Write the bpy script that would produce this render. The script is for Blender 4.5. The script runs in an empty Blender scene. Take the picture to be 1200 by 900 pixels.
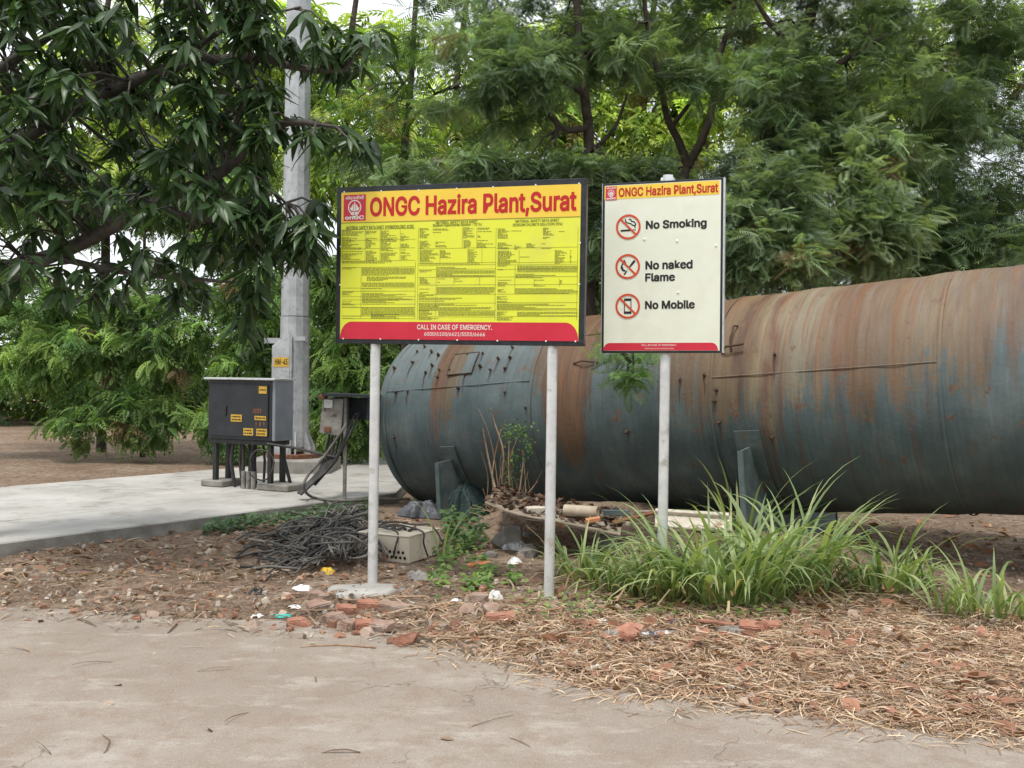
import bpy, math, random
import numpy as np
from mathutils import Matrix, Vector
random.seed(7); rng = np.random.default_rng(7)
SC = bpy.context.scene; COL = SC.collection
PI = math.pi

# ------------------------------------------------------------------ camera
FPX, CAMH = 1150.0, 1.6                       # focal length in pixels of a 1200 wide frame
PITCH, ROLL = -10/1150.0, math.radians(0.8)
_f = np.array([0, math.cos(PITCH), math.sin(PITCH)]); _u = np.array([0, -math.sin(PITCH), math.cos(PITCH)])
_r = np.array([1.0, 0, 0]); CC = np.array([0, 0, CAMH])
_R = _r*math.cos(ROLL)+_u*math.sin(ROLL); _U = _u*math.cos(ROLL)-_r*math.sin(ROLL)
cam = bpy.data.cameras.new('camera'); cam_o = bpy.data.objects.new('camera', cam); COL.objects.link(cam_o)
cam.sensor_width = 36; cam.lens = FPX/1200*36; cam.clip_end = 2000; cam.clip_start = 0.05
cam_o.matrix_world = Matrix(((_R[0], _U[0], -_f[0], 0), (_R[1], _U[1], -_f[1], 0), (_R[2], _U[2], -_f[2], CAMH), (0, 0, 0, 1)))
SC.camera = cam_o
def ray(px, py): return _f+_R*(px-600)/FPX+_U*(450-py)/FPX
def G(px, py, z=0.0):
    d = ray(px, py); return CC+d*((z-CAMH)/d[2])
def P(px, py, Y):
    d = ray(px, py); return CC+d*Y/d[1]

# ------------------------------------------------------------------ world, sun, exposure
SUN_EL, SUN_AZ = math.radians(70), math.radians(205)   # azimuth clockwise from +Y: behind the camera, a little to the left
w = bpy.data.worlds.new("World"); SC.world = w; w.use_nodes = True
nt = w.node_tree; nt.nodes.clear()
out = nt.nodes.new('ShaderNodeOutputWorld'); bg = nt.nodes.new('ShaderNodeBackground'); bg.inputs[1].default_value = 0.1
sky = nt.nodes.new('ShaderNodeTexSky'); sky.sky_type = 'NISHITA'; sky.sun_disc = False
sky.sun_elevation = SUN_EL; sky.sun_rotation = SUN_AZ; sky.dust_density = 3; sky.air_density = 1.2
tc = nt.nodes.new('ShaderNodeTexCoord'); ns = nt.nodes.new('ShaderNodeTexNoise'); ns.inputs['Scale'].default_value = 2.2; ns.inputs['Detail'].default_value = 6
cr = nt.nodes.new('ShaderNodeValToRGB'); cr.color_ramp.elements[0].position = .3; cr.color_ramp.elements[1].position = .72
cr.color_ramp.elements[0].color = (6.6, 7.0, 7.5, 1); cr.color_ramp.elements[1].color = (9.6, 9.8, 9.9, 1)
mx = nt.nodes.new('ShaderNodeMix'); mx.data_type = 'RGBA'; mx.inputs[0].default_value = .86
nt.links.new(tc.outputs['Generated'], ns.inputs['Vector']); nt.links.new(ns.outputs['Fac'], cr.inputs[0])
nt.links.new(sky.outputs[0], mx.inputs[6]); nt.links.new(cr.outputs[0], mx.inputs[7])
nt.links.new(mx.outputs[2], bg.inputs[0]); nt.links.new(bg.outputs[0], out.inputs[0])
sl = bpy.data.lights.new('sun', 'SUN'); sl.energy = 1.5; sl.angle = math.radians(10); sl.color = (1, .955, .88)
so = bpy.data.objects.new('sun', sl); COL.objects.link(so)
sd = Vector((math.sin(SUN_AZ)*math.cos(SUN_EL), math.cos(SUN_AZ)*math.cos(SUN_EL), math.sin(SUN_EL)))
so.rotation_euler = sd.to_track_quat('Z', 'Y').to_euler(); so.location = (0, 0, 30)
SC.view_settings.view_transform = 'Standard'; SC.view_settings.look = 'None'
SC.view_settings.exposure = 0.78; SC.view_settings.gamma = 1
SC.cycles.max_bounces = 8; SC.cycles.transparent_max_bounces = 8

# ------------------------------------------------------------------ materials
def rgb(*c): return (c[0], c[1], c[2], 1)
class NT:
    def __init__(s, m): s.t = m.node_tree
    def n(s, typ, **kw):
        x = s.t.nodes.new(typ)
        for k, v in kw.items(): setattr(x, k, v)
        return x
    def l(s, a, b): s.t.links.new(a, b)
    def noise(s, vec, scale, detail=5, rough=.6):
        x = s.n('ShaderNodeTexNoise'); x.inputs['Scale'].default_value = scale; x.inputs['Detail'].default_value = detail; x.inputs['Roughness'].default_value = rough
        if vec is not None: s.l(vec, x.inputs['Vector'])
        return x.outputs['Fac']
    def ramp(s, fac, stops, interp='LINEAR'):
        x = s.n('ShaderNodeValToRGB'); e = x.color_ramp.elements; x.color_ramp.interpolation = interp
        while len(e) < len(stops): e.new(.5)
        for i, (p, c) in enumerate(stops):
            e[i].position = p; e[i].color = rgb(*c) if not isinstance(c, (int, float)) else (c, c, c, 1)
        s.l(fac, x.inputs[0]); return x.outputs[0]
    def mix(s, fac, a, b, mode='MIX'):
        x = s.n('ShaderNodeMix', data_type='RGBA', blend_type=mode)
        for v, i in ((fac, 0), (a, 6), (b, 7)):
            if hasattr(v, 'is_output'): s.l(v, x.inputs[i])
            elif isinstance(v, (int, float)): x.inputs[i].default_value = v
            else: x.inputs[i].default_value = rgb(*v)
        return x.outputs[2]
    def math(s, op, a, b=0.0, clamp=False):
        x = s.n('ShaderNodeMath', operation=op, use_clamp=clamp)
        for v, i in ((a, 0), (b, 1)):
            if hasattr(v, 'is_output'): s.l(v, x.inputs[i])
            else: x.inputs[i].default_value = v
        return x.outputs[0]
    def bump(s, h, strength, dist=.02):
        x = s.n('ShaderNodeBump'); x.inputs['Strength'].default_value = strength; x.inputs['Distance'].default_value = dist
        s.l(h, x.inputs['Height']); return x.outputs[0]
def newmat(name):
    m = bpy.data.materials.new(name); m.use_nodes = True
    k = NT(m); b = m.node_tree.nodes['Principled BSDF']; return m, k, b
def M(name, c, c2=None, rough=.8, scale=6, lo=.35, hi=.65, bump=0, bscale=60, bdist=.01, metal=0, spec=.5, c3=None, s3=25, lo3=.6, hi3=.7):
    m, k, b = newmat(name)
    co = k.n('ShaderNodeTexCoord').outputs['Object']
    col = None
    if c2 is not None:
        col = k.ramp(k.noise(co, scale, 6), [(lo, c), (hi, c2)])
        if c3 is not None: col = k.mix(k.ramp(k.noise(co, s3, 6), [(lo3, 0.0), (hi3, 1.0)]), col, c3)
        k.l(col, b.inputs['Base Color'])
    else: b.inputs['Base Color'].default_value = rgb(*c)
    b.inputs['Roughness'].default_value = rough; b.inputs['Metallic'].default_value = metal; b.inputs['Specular IOR Level'].default_value = spec
    if bump: k.l(k.bump(k.noise(co, bscale, 6), bump, bdist), b.inputs['Normal'])
    return m
def leafmat(name, trans=.35, rough=.5, rnd=False, c=(1, 1, 1), c2=(1, 1, 1), spec=.4):
    """Leaf: colour from the point attribute tint, or between c and c2 by object; part of the light goes through."""
    m, k, b = newmat(name)
    if rnd:
        oi = k.n('ShaderNodeObjectInfo'); col = k.ramp(oi.outputs['Random'], [(0, c), (1, c2)])
    else:
        a = k.n('ShaderNodeAttribute', attribute_name='tint'); col = a.outputs['Color']
    co = k.n('ShaderNodeTexCoord').outputs['Object']
    col = k.mix(k.noise(co, 9, 3), col, (0, 0, 0), 'MIX') if False else col
    k.l(col, b.inputs['Base Color']); b.inputs['Roughness'].default_value = rough; b.inputs['Specular IOR Level'].default_value = spec
    t = k.n('ShaderNodeBsdfTranslucent'); hs = k.n('ShaderNodeMix', data_type='RGBA', blend_type='MULTIPLY'); hs.inputs[0].default_value = 1
    k.l(col, hs.inputs[6]); hs.inputs[7].default_value = (1.6, 1.7, .7, 1); k.l(hs.outputs[2], t.inputs[0])
    ms = k.n('ShaderNodeMixShader'); ms.inputs[0].default_value = trans
    k.l(b.outputs[0], ms.inputs[1]); k.l(t.outputs[0], ms.inputs[2])
    k.l(ms.outputs[0], m.node_tree.nodes['Material Output'].inputs[0]); return m

MT = {}
MT['leaf'] = leafmat('feathery_leaf', .36); MT['litter'] = leafmat('dry_litter', .12, .85, spec=.2)
MT['mango'] = leafmat('mango_leaf', .22, .38, True, (.028, .06, .022), (.08, .135, .05))
MT['mango_tint'] = leafmat('mango_leaf_mass', .22, .38)
MT['grass'] = leafmat('grass_blade', .3, .45, True, (.11, .19, .065), (.40, .46, .22))
MT['grass_tint'] = leafmat('grass_mass', .3, .5)
MT['bark'] = M('bark', (.035, .026, .02), (.09, .07, .055), .95, 9, bump=.8, bscale=30)
MT['mango_bark'] = M('grey_bark', (.05, .043, .036), (.13, .115, .1), .95, 7, bump=.9, bscale=26)
MT['black_frame'] = M('black_painted_steel', (.012, .014, .018), (.03, .034, .042), .38, 14, bump=.1, bscale=90)
MT['alu'] = M('mill_aluminium', (.55, .56, .57), (.7, .7, .7), .4, 18, metal=.6)
MT['post'] = M('galvanised_post', (.70, .71, .72), (.84, .85, .86), .36, 10, bump=.12, bscale=70, metal=.35, c3=(.42, .38, .33), s3=9, lo3=.55, hi3=.75)
MT['yellow'] = M('yellow_print', (.76, .80, .06), (.83, .86, .065), .33, 2, bump=.04, bscale=5, c3=(.68, .68, .12), s3=2.5, lo3=.5, hi3=.85)
MT['amber'] = M('amber_print', (.88, .60, .06), (.92, .65, .08), .4, 3)
MT['red'] = M('red_print', (.60, .022, .05), (.66, .03, .065), .38, 4)
MT['redtxt'] = M('red_lettering', (.52, .012, .012), None, .4)
MT['white'] = M('white_print', (.82, .83, .76), (.86, .87, .81), .35, 4)
MT['cream'] = M('cream_print', (.78, .80, .66), (.84, .86, .74), .28, 2.5, bump=.08, bscale=6, c3=(.7, .7, .57), s3=3, lo3=.5, hi3=.85)
MT['black'] = M('black_print', (.012, .012, .013), None, .45)
MT['olive'] = M('small_print_ink', (.19, .2, .03), None, .5)
MT['orange'] = M('orange_red_print', (.66, .07, .022), None, .4)
MT['rust'] = M('rusted_steel', (.13, .05, .025), (.24, .11, .06), .9, 20, bump=.5)
MT['ruststain'] = M('dried_rust_run', (.045, .028, .02), (.085, .055, .038), .8, 30)
MT['darkrust'] = M('dark_rusted_steel', (.045, .026, .018), (.1, .055, .035), .9, 20, bump=.5)
MT['soilpipe'] = M('weathered_plastic', (.55, .46, .36), (.42, .34, .25), .6, 9)
MT['concrete'] = M('weathered_concrete', (.30, .285, .26), (.44, .425, .395), .92, 2.2, bump=.35, bscale=45, c3=(.2, .19, .17), s3=6, lo3=.6, hi3=.72)
MT['paleconc'] = M('pale_yard_concrete', (.34, .325, .3), (.47, .45, .425), .92, 1.3, bump=.4, bscale=40, c3=(.22, .2, .175), s3=3.5, lo3=.52, hi3=.75)
MT['darkconc'] = M('dark_concrete', (.2, .185, .165), (.33, .315, .29), .95, 4, bump=.5, bscale=40)
MT['zinc'] = M('galvanised_mast', (.36, .37, .38), (.52, .53, .54), .55, 5, bump=.1, bscale=40, metal=.25, c3=(.3, .31, .33), s3=16, lo3=.55, hi3=.7)
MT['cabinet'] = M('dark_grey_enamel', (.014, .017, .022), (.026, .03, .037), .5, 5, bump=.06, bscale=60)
MT['cabside'] = M('paler_cabinet_side', (.2, .215, .245), (.25, .265, .295), .42, 4)  # cabinet side given a much paler grey than the body
MT['blackmetal'] = M('black_steel', (.012, .012, .013), (.03, .028, .027), .6, 15)
MT['cable'] = M('black_cable_sheath', (.02, .02, .02), (.065, .06, .057), .62, 12)
MT['greycable'] = M('dusty_cable_sheath', (.09, .083, .075), (.19, .175, .155), .8, 12)
MT['sticker'] = M('yellow_sticker', (.55, .32, .03), (.66, .42, .05), .5, 20)
MT['oldboard'] = M('weathered_grey_panel', (.17, .155, .14), (.33, .315, .29), .9, 7, bump=.4, bscale=35, c3=(.09, .07, .055), s3=12, lo3=.58, hi3=.7)
MT['darkblue'] = M('dark_blue_interior', (.012, .018, .03), (.025, .035, .05), .6, 9)
MT['darkblue2'] = M('dark_grey_sheeting', (.06, .065, .075), (.12, .125, .14), .5, 9)
MT['creambox'] = M('cream_enamel_box', (.62, .54, .43), (.70, .62, .51), .5, 5, bump=.05, bscale=40, c3=(.36, .27, .19), s3=10, lo3=.62, hi3=.78)
MT['brownknob'] = M('brown_gland', (.14, .07, .04), (.25, .14, .08), .6, 20)
MT['brick'] = M('red_brick', (.30, .13, .085), (.44, .22, .15), .95, 16, bump=.7, bscale=60, c3=(.42, .33, .27), s3=14, lo3=.62, hi3=.74)
MT['brick_dull'] = M('dusty_brick', (.26, .16, .12), (.4, .29, .23), .95, 12, bump=.7, bscale=60, c3=(.45, .4, .35), s3=8, lo3=.55, hi3=.7)
MT['stone'] = M('grey_stone', (.17, .16, .15), (.32, .3, .28), .95, 9, bump=.6, bscale=40)
MT['whitepl'] = M('white_plastic', (.74, .75, .74), (.84, .84, .82), .4, 12)
MT['greypl'] = M('grey_plastic_sheet', (.34, .34, .34), (.6, .6, .59), .38, 11)
MT['blackpl'] = M('black_plastic_sheet', (.012, .012, .013), (.035, .034, .034), .3, 9)
MT['turq'] = M('turquoise_plastic', (.03, .5, .45), (.06, .62, .55), .4, 14)
MT['yellowpk'] = M('yellow_packet', (.8, .5, .04), (.85, .62, .08), .35, 14, .4, .6)
MT['bluepl'] = M('blue_plastic', (.02, .06, .32), (.04, .1, .4), .4, 12)
MT['bluewhite'] = M('blue_and_white_wrapper', (.16, .3, .6), (.74, .77, .8), .35, 22, .45, .52)
MT['redpl'] = M('red_plastic', (.6, .02, .02), (.7, .05, .04), .4, 12)
MT['terracotta'] = M('terracotta_shard', (.52, .19, .075), (.6, .27, .13), .85, 12, bump=.2)
MT['tarp'] = M('dark_teal_tarpaulin', (.022, .045, .046), (.04, .07, .07), .7, 4, bump=.1, bscale=30)
MT['plank'] = M('weathered_plywood', (.20, .16, .12), (.34, .28, .215), .92, 7, bump=.4, bscale=40, c3=(.18, .12, .085), s3=5, lo3=.55, hi3=.68)
MT['paleboard'] = M('pale_painted_board', (.5, .43, .35), (.66, .6, .52), .8, 6, c3=(.3, .18, .12), s3=7, lo3=.58, hi3=.7)
MT['drystem'] = M('dry_stem', (.24, .15, .095), (.4, .29, .2), .9, 14)
MT['saddle'] = M('weathered_teal_steel', (.06, .088, .09), (.12, .15, .148), .7, 7, bump=.2, c3=(.16, .085, .05), s3=9, lo3=.58, hi3=.72)

def soil_mat():
    m, k, b = newmat('dry_brown_soil'); co = k.n('ShaderNodeTexCoord').outputs['Object']
    c = k.ramp(k.noise(co, 1.1, 8), [(.3, (.19, .125, .085)), (.5, (.27, .195, .14)), (.7, (.36, .28, .21))])
    c = k.mix(k.ramp(k.noise(co, 9, 8, .7), [(.45, 0.0), (.62, 1.0)]), c, (.13, .085, .06))
    c = k.mix(k.ramp(k.noise(co, 38, 4, .7), [(.55, 0.0), (.66, 1.0)]), c, (.42, .33, .25))
    k.l(c, b.inputs['Base Color']); b.inputs['Roughness'].default_value = .97; b.inputs['Specular IOR Level'].default_value = .15
    k.l(k.bump(k.noise(co, 30, 8, .7), 1.0, .03), b.inputs['Normal']); return m
def road_mat():
    m, k, b = newmat('dusty_concrete_road'); co = k.n('ShaderNodeTexCoord').outputs['Object']
    c = k.ramp(k.noise(co, .9, 9, .65), [(.3, (.27, .22, .18)), (.5, (.34, .29, .245)), (.68, (.43, .385, .34))])
    c = k.mix(k.ramp(k.noise(co, 5, 8, .7), [(.48, 0.0), (.62, .8)]), c, (.29, .22, .17))
    mp = k.n('ShaderNodeMapping'); mp.inputs['Scale'].default_value = (1, 2.2, 1); k.l(co, mp.inputs[0])
    c = k.mix(k.ramp(k.noise(mp.outputs[0], 2.2, 8, .7), [(.54, 0.0), (.64, .7)]), c, (.48, .44, .39))
    c = k.mix(k.ramp(k.noise(co, 85, 3, .6), [(.62, 0.0), (.7, .8)]), c, (.17, .135, .11))
    c = k.mix(k.ramp(k.noise(co, 140, 3, .6), [(.6, 0.0), (.66, .7)]), c, (.56, .52, .46))
    c = k.mix(k.ramp(k.noise(co, 300, 2, .5), [(.42, .55), (.62, 0.0)]), c, (.2, .165, .135))
    vo = k.n('ShaderNodeTexVoronoi', feature='DISTANCE_TO_EDGE'); vo.inputs['Scale'].default_value = .55
    wv = k.n('ShaderNodeVectorMath', operation='ADD'); nz = k.n('ShaderNodeTexNoise'); nz.inputs['Scale'].default_value = 3; nz.inputs['Detail'].default_value = 6; k.l(co, nz.inputs['Vector'])
    k.l(co, wv.inputs[0]); k.l(nz.outputs['Color'], wv.inputs[1]); k.l(wv.outputs[0], vo.inputs['Vector'])
    crk = k.ramp(vo.outputs['Distance'], [(.0, .8), (.006, 0.0)]); c = k.mix(k.math('MULTIPLY', crk, k.ramp(k.noise(co, 1.3, 3), [(.45, 0.0), (.55, 1.0)])), c, (.13, .1, .08))
    k.l(c, b.inputs['Base Color']); b.inputs['Roughness'].default_value = .95; b.inputs['Specular IOR Level'].default_value = .2
    k.l(k.bump(k.noise(co, 50, 8, .7), .55, .012), b.inputs['Normal']); return m
def tank_mat():
    """Blue grey tank paint, chalky on the crown, with rust that has run down round the shell."""
    m, k, b = newmat('rust_streaked_tank_paint')
    co = k.n('ShaderNodeTexCoord').outputs['Object']; sp = k.n('ShaderNodeSeparateXYZ'); k.l(co, sp.inputs[0])
    x, y, z = sp.outputs
    ang = k.math('ARCTAN2', k.math('MULTIPLY', y, -1.0), z)            # 0 on the crown, pi/2 on the near side
    def v(sx, sa, off=0.0):
        cx = k.n('ShaderNodeCombineXYZ'); k.l(k.math('MULTIPLY', x, sx), cx.inputs[0]); k.l(k.math('MULTIPLY', ang, sa), cx.inputs[1]); cx.inputs[2].default_value = off
        return cx.outputs[0]
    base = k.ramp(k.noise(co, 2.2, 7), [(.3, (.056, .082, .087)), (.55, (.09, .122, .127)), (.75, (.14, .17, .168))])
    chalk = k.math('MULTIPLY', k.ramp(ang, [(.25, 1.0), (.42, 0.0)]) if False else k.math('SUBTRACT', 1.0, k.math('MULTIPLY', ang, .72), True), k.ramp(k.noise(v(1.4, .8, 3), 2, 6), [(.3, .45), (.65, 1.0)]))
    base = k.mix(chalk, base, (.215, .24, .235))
    xw = k.math('ADD', x, k.math('MULTIPLY', k.math('SUBTRACT', k.noise(v(2.5, .7, 9), 1.5, 5), .5), .5))
    xn = k.math('DIVIDE', k.math('ADD', xw, 2.0), 9.0, True)           # -2 .. 7 m along the shell
    def pos(s): return (s+2)/9
    amount = k.ramp(xn, [(pos(-1.6), .05), (pos(-1.0), .12), (pos(-.8), .62), (pos(-.45), .5), (pos(-.3), .08), (pos(.3), .12), (pos(.62), .5), (pos(.95), .8), (pos(1.2), .72), (pos(1.45), .4),
                         (pos(1.9), .38), (pos(2.2), .56), (pos(2.7), .68), (pos(3.2), .66), (pos(4.2), .55), (pos(6), .48)])
    st = k.noise(v(7, .55), 1.6, 7, .65)
    wide = k.noise(v(2.4, .35, 5), 1.3, 5, .6)
    hgt = k.math('MULTIPLY', k.math('SUBTRACT', 1.45, k.math('MULTIPLY', ang, .48), True), 1.08)
    f = k.math('MULTIPLY', k.math('ADD', k.math('MULTIPLY', st, .8), k.math('MULTIPLY', wide, .6)), amount)
    f = k.math('MULTIPLY', f, hgt)
    f = k.math('ADD', f, k.math('MULTIPLY', k.math('SUBTRACT', k.noise(co, 14, 6, .7), .5), .16))
    rustf = k.ramp(f, [(.28, 0.0), (.34, .75), (.45, .96)])
    rcol = k.ramp(k.noise(v(5, .5, 2), 1.5, 7, .7), [(.27, (.04, .025, .018)), (.42, (.085, .05, .03)), (.54, (.125, .085, .052)), (.66, (.19, .155, .11)), (.78, (.33, .325, .26))])
    band = k.ramp(xn, [(pos(-.95), (0.139, 0.097, 0.047)), (pos(-.74), (0.111, 0.040, 0.014)), (pos(-.62), (0.132, 0.090, 0.040)), (pos(-.4), (0.152, 0.114, 0.056)), (pos(.6), (0.139, 0.090, 0.047)), (pos(.92), (0.146, 0.060, 0.023)), (pos(1.12), (0.168, 0.090, 0.040)), (pos(1.25), (0.070, 0.030, 0.016)), (pos(1.5), (0.111, 0.082, 0.051)),
        (pos(2.0), (0.104, 0.072, 0.045)), (pos(2.35), (0.173, 0.097, 0.042)), (pos(2.6), (0.202, 0.120, 0.056)), (pos(2.78), (0.230, 0.150, 0.076)), (pos(2.86), (0.077, 0.030, 0.018)), (pos(2.98), (0.237, 0.162, 0.085)), (pos(3.08), (0.291, 0.253, 0.155)), (pos(3.17), (0.168, 0.060, 0.028)), (pos(3.25), (0.278, 0.217, 0.132)), (pos(3.5), (0.320, 0.277, 0.188)), (pos(3.8), (0.173, 0.084, 0.038)), (pos(4.5), (0.250, 0.174, 0.094)), (pos(5.3), (0.139, 0.066, 0.033))])
    rcol = k.mix(.4, band, rcol)
    rcol = k.mix(k.math('MULTIPLY', k.ramp(k.noise(v(11, .45, 21), 1.5, 6, .65), [(.52, 0.0), (.62, 1.0)]), .6), rcol, (.21, .088, .035))
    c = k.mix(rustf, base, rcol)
    drk = k.ramp(k.noise(v(9, .6, 12), 1.4, 6, .6), [(.56, 0.0), (.68, 1.0)])
    c = k.mix(k.math('MULTIPLY', k.math('MULTIPLY', drk, amount), .8), c, (.115, .045, .03))
    spk = k.ramp(k.noise(co, 42, 4, .7), [(.64, 0.0), (.7, 1.0)])
    c = k.mix(k.math('MULTIPLY', spk, k.math('MULTIPLY', amount, .7)), c, (.07, .035, .025))
    fine = k.ramp(k.noise(v(30, 2.2, 1), 1.2, 5, .65), [(.33, .84), (.66, 1.1)])
    c = k.mix(1.0, c, fine, 'MULTIPLY')
    fl = k.ramp(k.noise(co, 7, 9, .72), [(.6, 0.0), (.615, 1.0)])
    c = k.mix(k.math('MULTIPLY', fl, .75), c, k.ramp(k.noise(co, 30, 5, .7), [(.35, (.09, .045, .03)), (.65, (.2, .115, .075))]))
    k.l(c, b.inputs['Base Color']); b.inputs['Roughness'].default_value = .62; b.inputs['Specular IOR Level'].default_value = .4
    k.l(k.bump(k.noise(co, 26, 7, .65), .3, .012), b.inputs['Normal']); return m
MT['soil'] = soil_mat(); MT['road'] = road_mat(); MT['tank'] = tank_mat()

# ------------------------------------------------------------------ object helpers
def link(name, me, mat=None, parent=None, mtx=None):
    o = bpy.data.objects.new(name, me); COL.objects.link(o)
    if mat is not None and me is not None and not me.materials: me.materials.append(mat if not isinstance(mat, str) else MT[mat])
    if parent is not None: o.parent = parent
    if mtx is not None: o.matrix_basis = mtx
    return o
def tag(o, label=None, cat=None, group=None, kind=None):
    if label: o['label'] = label
    if cat: o['category'] = cat
    if group: o['group'] = group
    if kind: o['kind'] = kind
    return o
def thing(name, label, cat, loc=(0, 0, 0), rz=0, group=None):
    o = bpy.data.objects.new(name, None); COL.objects.link(o); o.location = Vector(loc); o.rotation_euler = (0, 0, rz); o.empty_display_size = .1
    return tag(o, label, cat, group)
def copy_tree(o, parent=None):
    c = o.copy(); COL.objects.link(c)
    if parent is not None: c.parent = parent
    for ch in list(o.children): copy_tree(ch, c)
    return c
class MB:
    """Collects shapes into one mesh."""
    def __init__(s): s.v = []; s.f = []; s.smooth = []
    def add(s, vs, fs, sm=False):
        n = len(s.v); s.v += [tuple(map(float, q)) for q in vs]; s.f += [tuple(i+n for i in q) for q in fs]; s.smooth += [sm]*len(fs); return s
    def box(s, lo, hi, m=None, bev=0.0):
        (a, b, c), (d, e, f) = lo, hi
        if bev:
            k = bev; vs = []; 
            for z, i in ((c, k), (c+k, 0), (f-k, 0), (f, k)):
                for X, Y in ((a+i, b+k), (a+k, b+i), (d-k, b+i), (d-i, b+k), (d-i, e-k), (d-k, e-i), (a+k, e-i), (a+i, e-k)): vs.append((X, Y, z))
            fs = [tuple(range(7, -1, -1)), tuple(range(24, 32))]
            for r in range(3):
                for j in range(8): fs.append((r*8+j, r*8+(j+1) % 8, r*8+8+(j+1) % 8, r*8+8+j))
        else:
            vs = [(a, b, c), (d, b, c), (d, e, c), (a, e, c), (a, b, f), (d, b, f), (d, e, f), (a, e, f)]
            fs = [(3, 2, 1, 0), (4, 5, 6, 7), (0, 1, 5, 4), (1, 2, 6, 5), (2, 3, 7, 6), (3, 0, 4, 7)]
        if m is not None: vs = [m @ Vector(q) for q in vs]
        return s.add(vs, fs)
    def tube(s, pts, rad, n=8, cap=True, sm=True):
        pts = [Vector(p) for p in pts]
        if isinstance(rad, (int, float)): rad = [rad]*len(pts)
        vs = []; fs = []; ref = None
        for i, p in enumerate(pts):
            t = (pts[min(i+1, len(pts)-1)]-pts[max(i-1, 0)]).normalized()
            if ref is None: ref = Vector((0, 0, 1)) if abs(t.z) < .9 else Vector((1, 0, 0))
            a = (ref-t*ref.dot(t))
            a = a.normalized() if a.length > 1e-5 else t.orthogonal().normalized()
            b = t.cross(a); ref = a
            for j in range(n):
                an = 2*PI*j/n; vs.append(p+(a*math.cos(an)+b*math.sin(an))*rad[i])
        for i in range(len(pts)-1):
            for j in range(n): fs.append((i*n+j, i*n+(j+1) % n, i*n+n+(j+1) % n, i*n+n+j))
        s.add(vs, fs, sm)
        if cap: s.add(vs[:n], [tuple(range(n-1, -1, -1))]); s.add(vs[-n:], [tuple(range(n))])
        return s
    def disc(s, c, r, r2=0.0, y=0.0, n=28):
        """flat ring in the x-z plane facing -y"""
        vs = []; fs = []
        for j in range(n):
            a = 2*PI*j/n; vs.append((c[0]+math.sin(a)*r, y, c[1]+math.cos(a)*r))
            if r2: vs.append((c[0]+math.sin(a)*r2, y, c[1]+math.cos(a)*r2))
        if r2: fs = [(2*j, 2*j+1, (2*j+3) % (2*n), (2*j+2) % (2*n)) for j in range(n)]
        else: fs = [tuple(range(n))]
        return s.add(vs, fs)
    def poly(s, pts, y=0.0): return s.add([(p[0], y, p[1]) for p in pts], [tuple(range(len(pts)))])
    def rect(s, x0, x1, z0, z1, y=0.0): return s.add([(x0, y, z0), (x1, y, z0), (x1, y, z1), (x0, y, z1)], [(0, 1, 2, 3)])
    def mesh(s, name):
        me = bpy.data.meshes.new(name); me.from_pydata(s.v, [], s.f)
        me.polygons.foreach_set('use_smooth', s.smooth); me.update(); return me
    def build(s, name, mat, parent=None, mtx=None): return link(name, s.mesh(name), mat, parent, mtx)
def npmesh(name, V, Q, tint=None, smooth=False):
    """Many quads at once: V (n,3), Q (m,4), tint (n,3)."""
    me = bpy.data.meshes.new(name); V = np.asarray(V, np.float32); Q = np.asarray(Q, np.int32)
    me.vertices.add(len(V)); me.vertices.foreach_set('co', V.ravel())
    me.loops.add(Q.size); me.loops.foreach_set('vertex_index', Q.ravel())
    me.polygons.add(len(Q)); me.polygons.foreach_set('loop_start', np.arange(0, Q.size, Q.shape[1], dtype=np.int32))
    me.polygons.foreach_set('use_smooth', np.full(len(Q), smooth))
    if tint is not None:
        a = me.attributes.new('tint', 'FLOAT_COLOR', 'POINT'); a.data.foreach_set('color', np.concatenate([tint, np.ones((len(V), 1))], 1).astype(np.float32).ravel())
    me.update(calc_edges=True); me.validate(); return me
def frames(d, up):
    """rotation matrices (k,3,3), columns: along d, sideways, up-ish"""
    d = d/np.linalg.norm(d, axis=1, keepdims=True); y = np.cross(up, d); y /= np.linalg.norm(y, axis=1, keepdims=True)+1e-9
    return np.stack([d, y, np.cross(d, y)], 2)
def scatter(base, R, T, S):
    """base (n,3) placed k times -> (k*n,3)"""
    return (np.einsum('kij,nj->kni', R*S[:, None, None], base)+T[:, None, :]).reshape(-1, 3)
def quads_for(Qb, n, k): return (Qb[None]+(np.arange(k)*n)[:, None, None]).reshape(-1, Qb.shape[1])
def unit(k): 
    v = rng.normal(size=(k, 3)); return v/np.linalg.norm(v, axis=1, keepdims=True)

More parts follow.
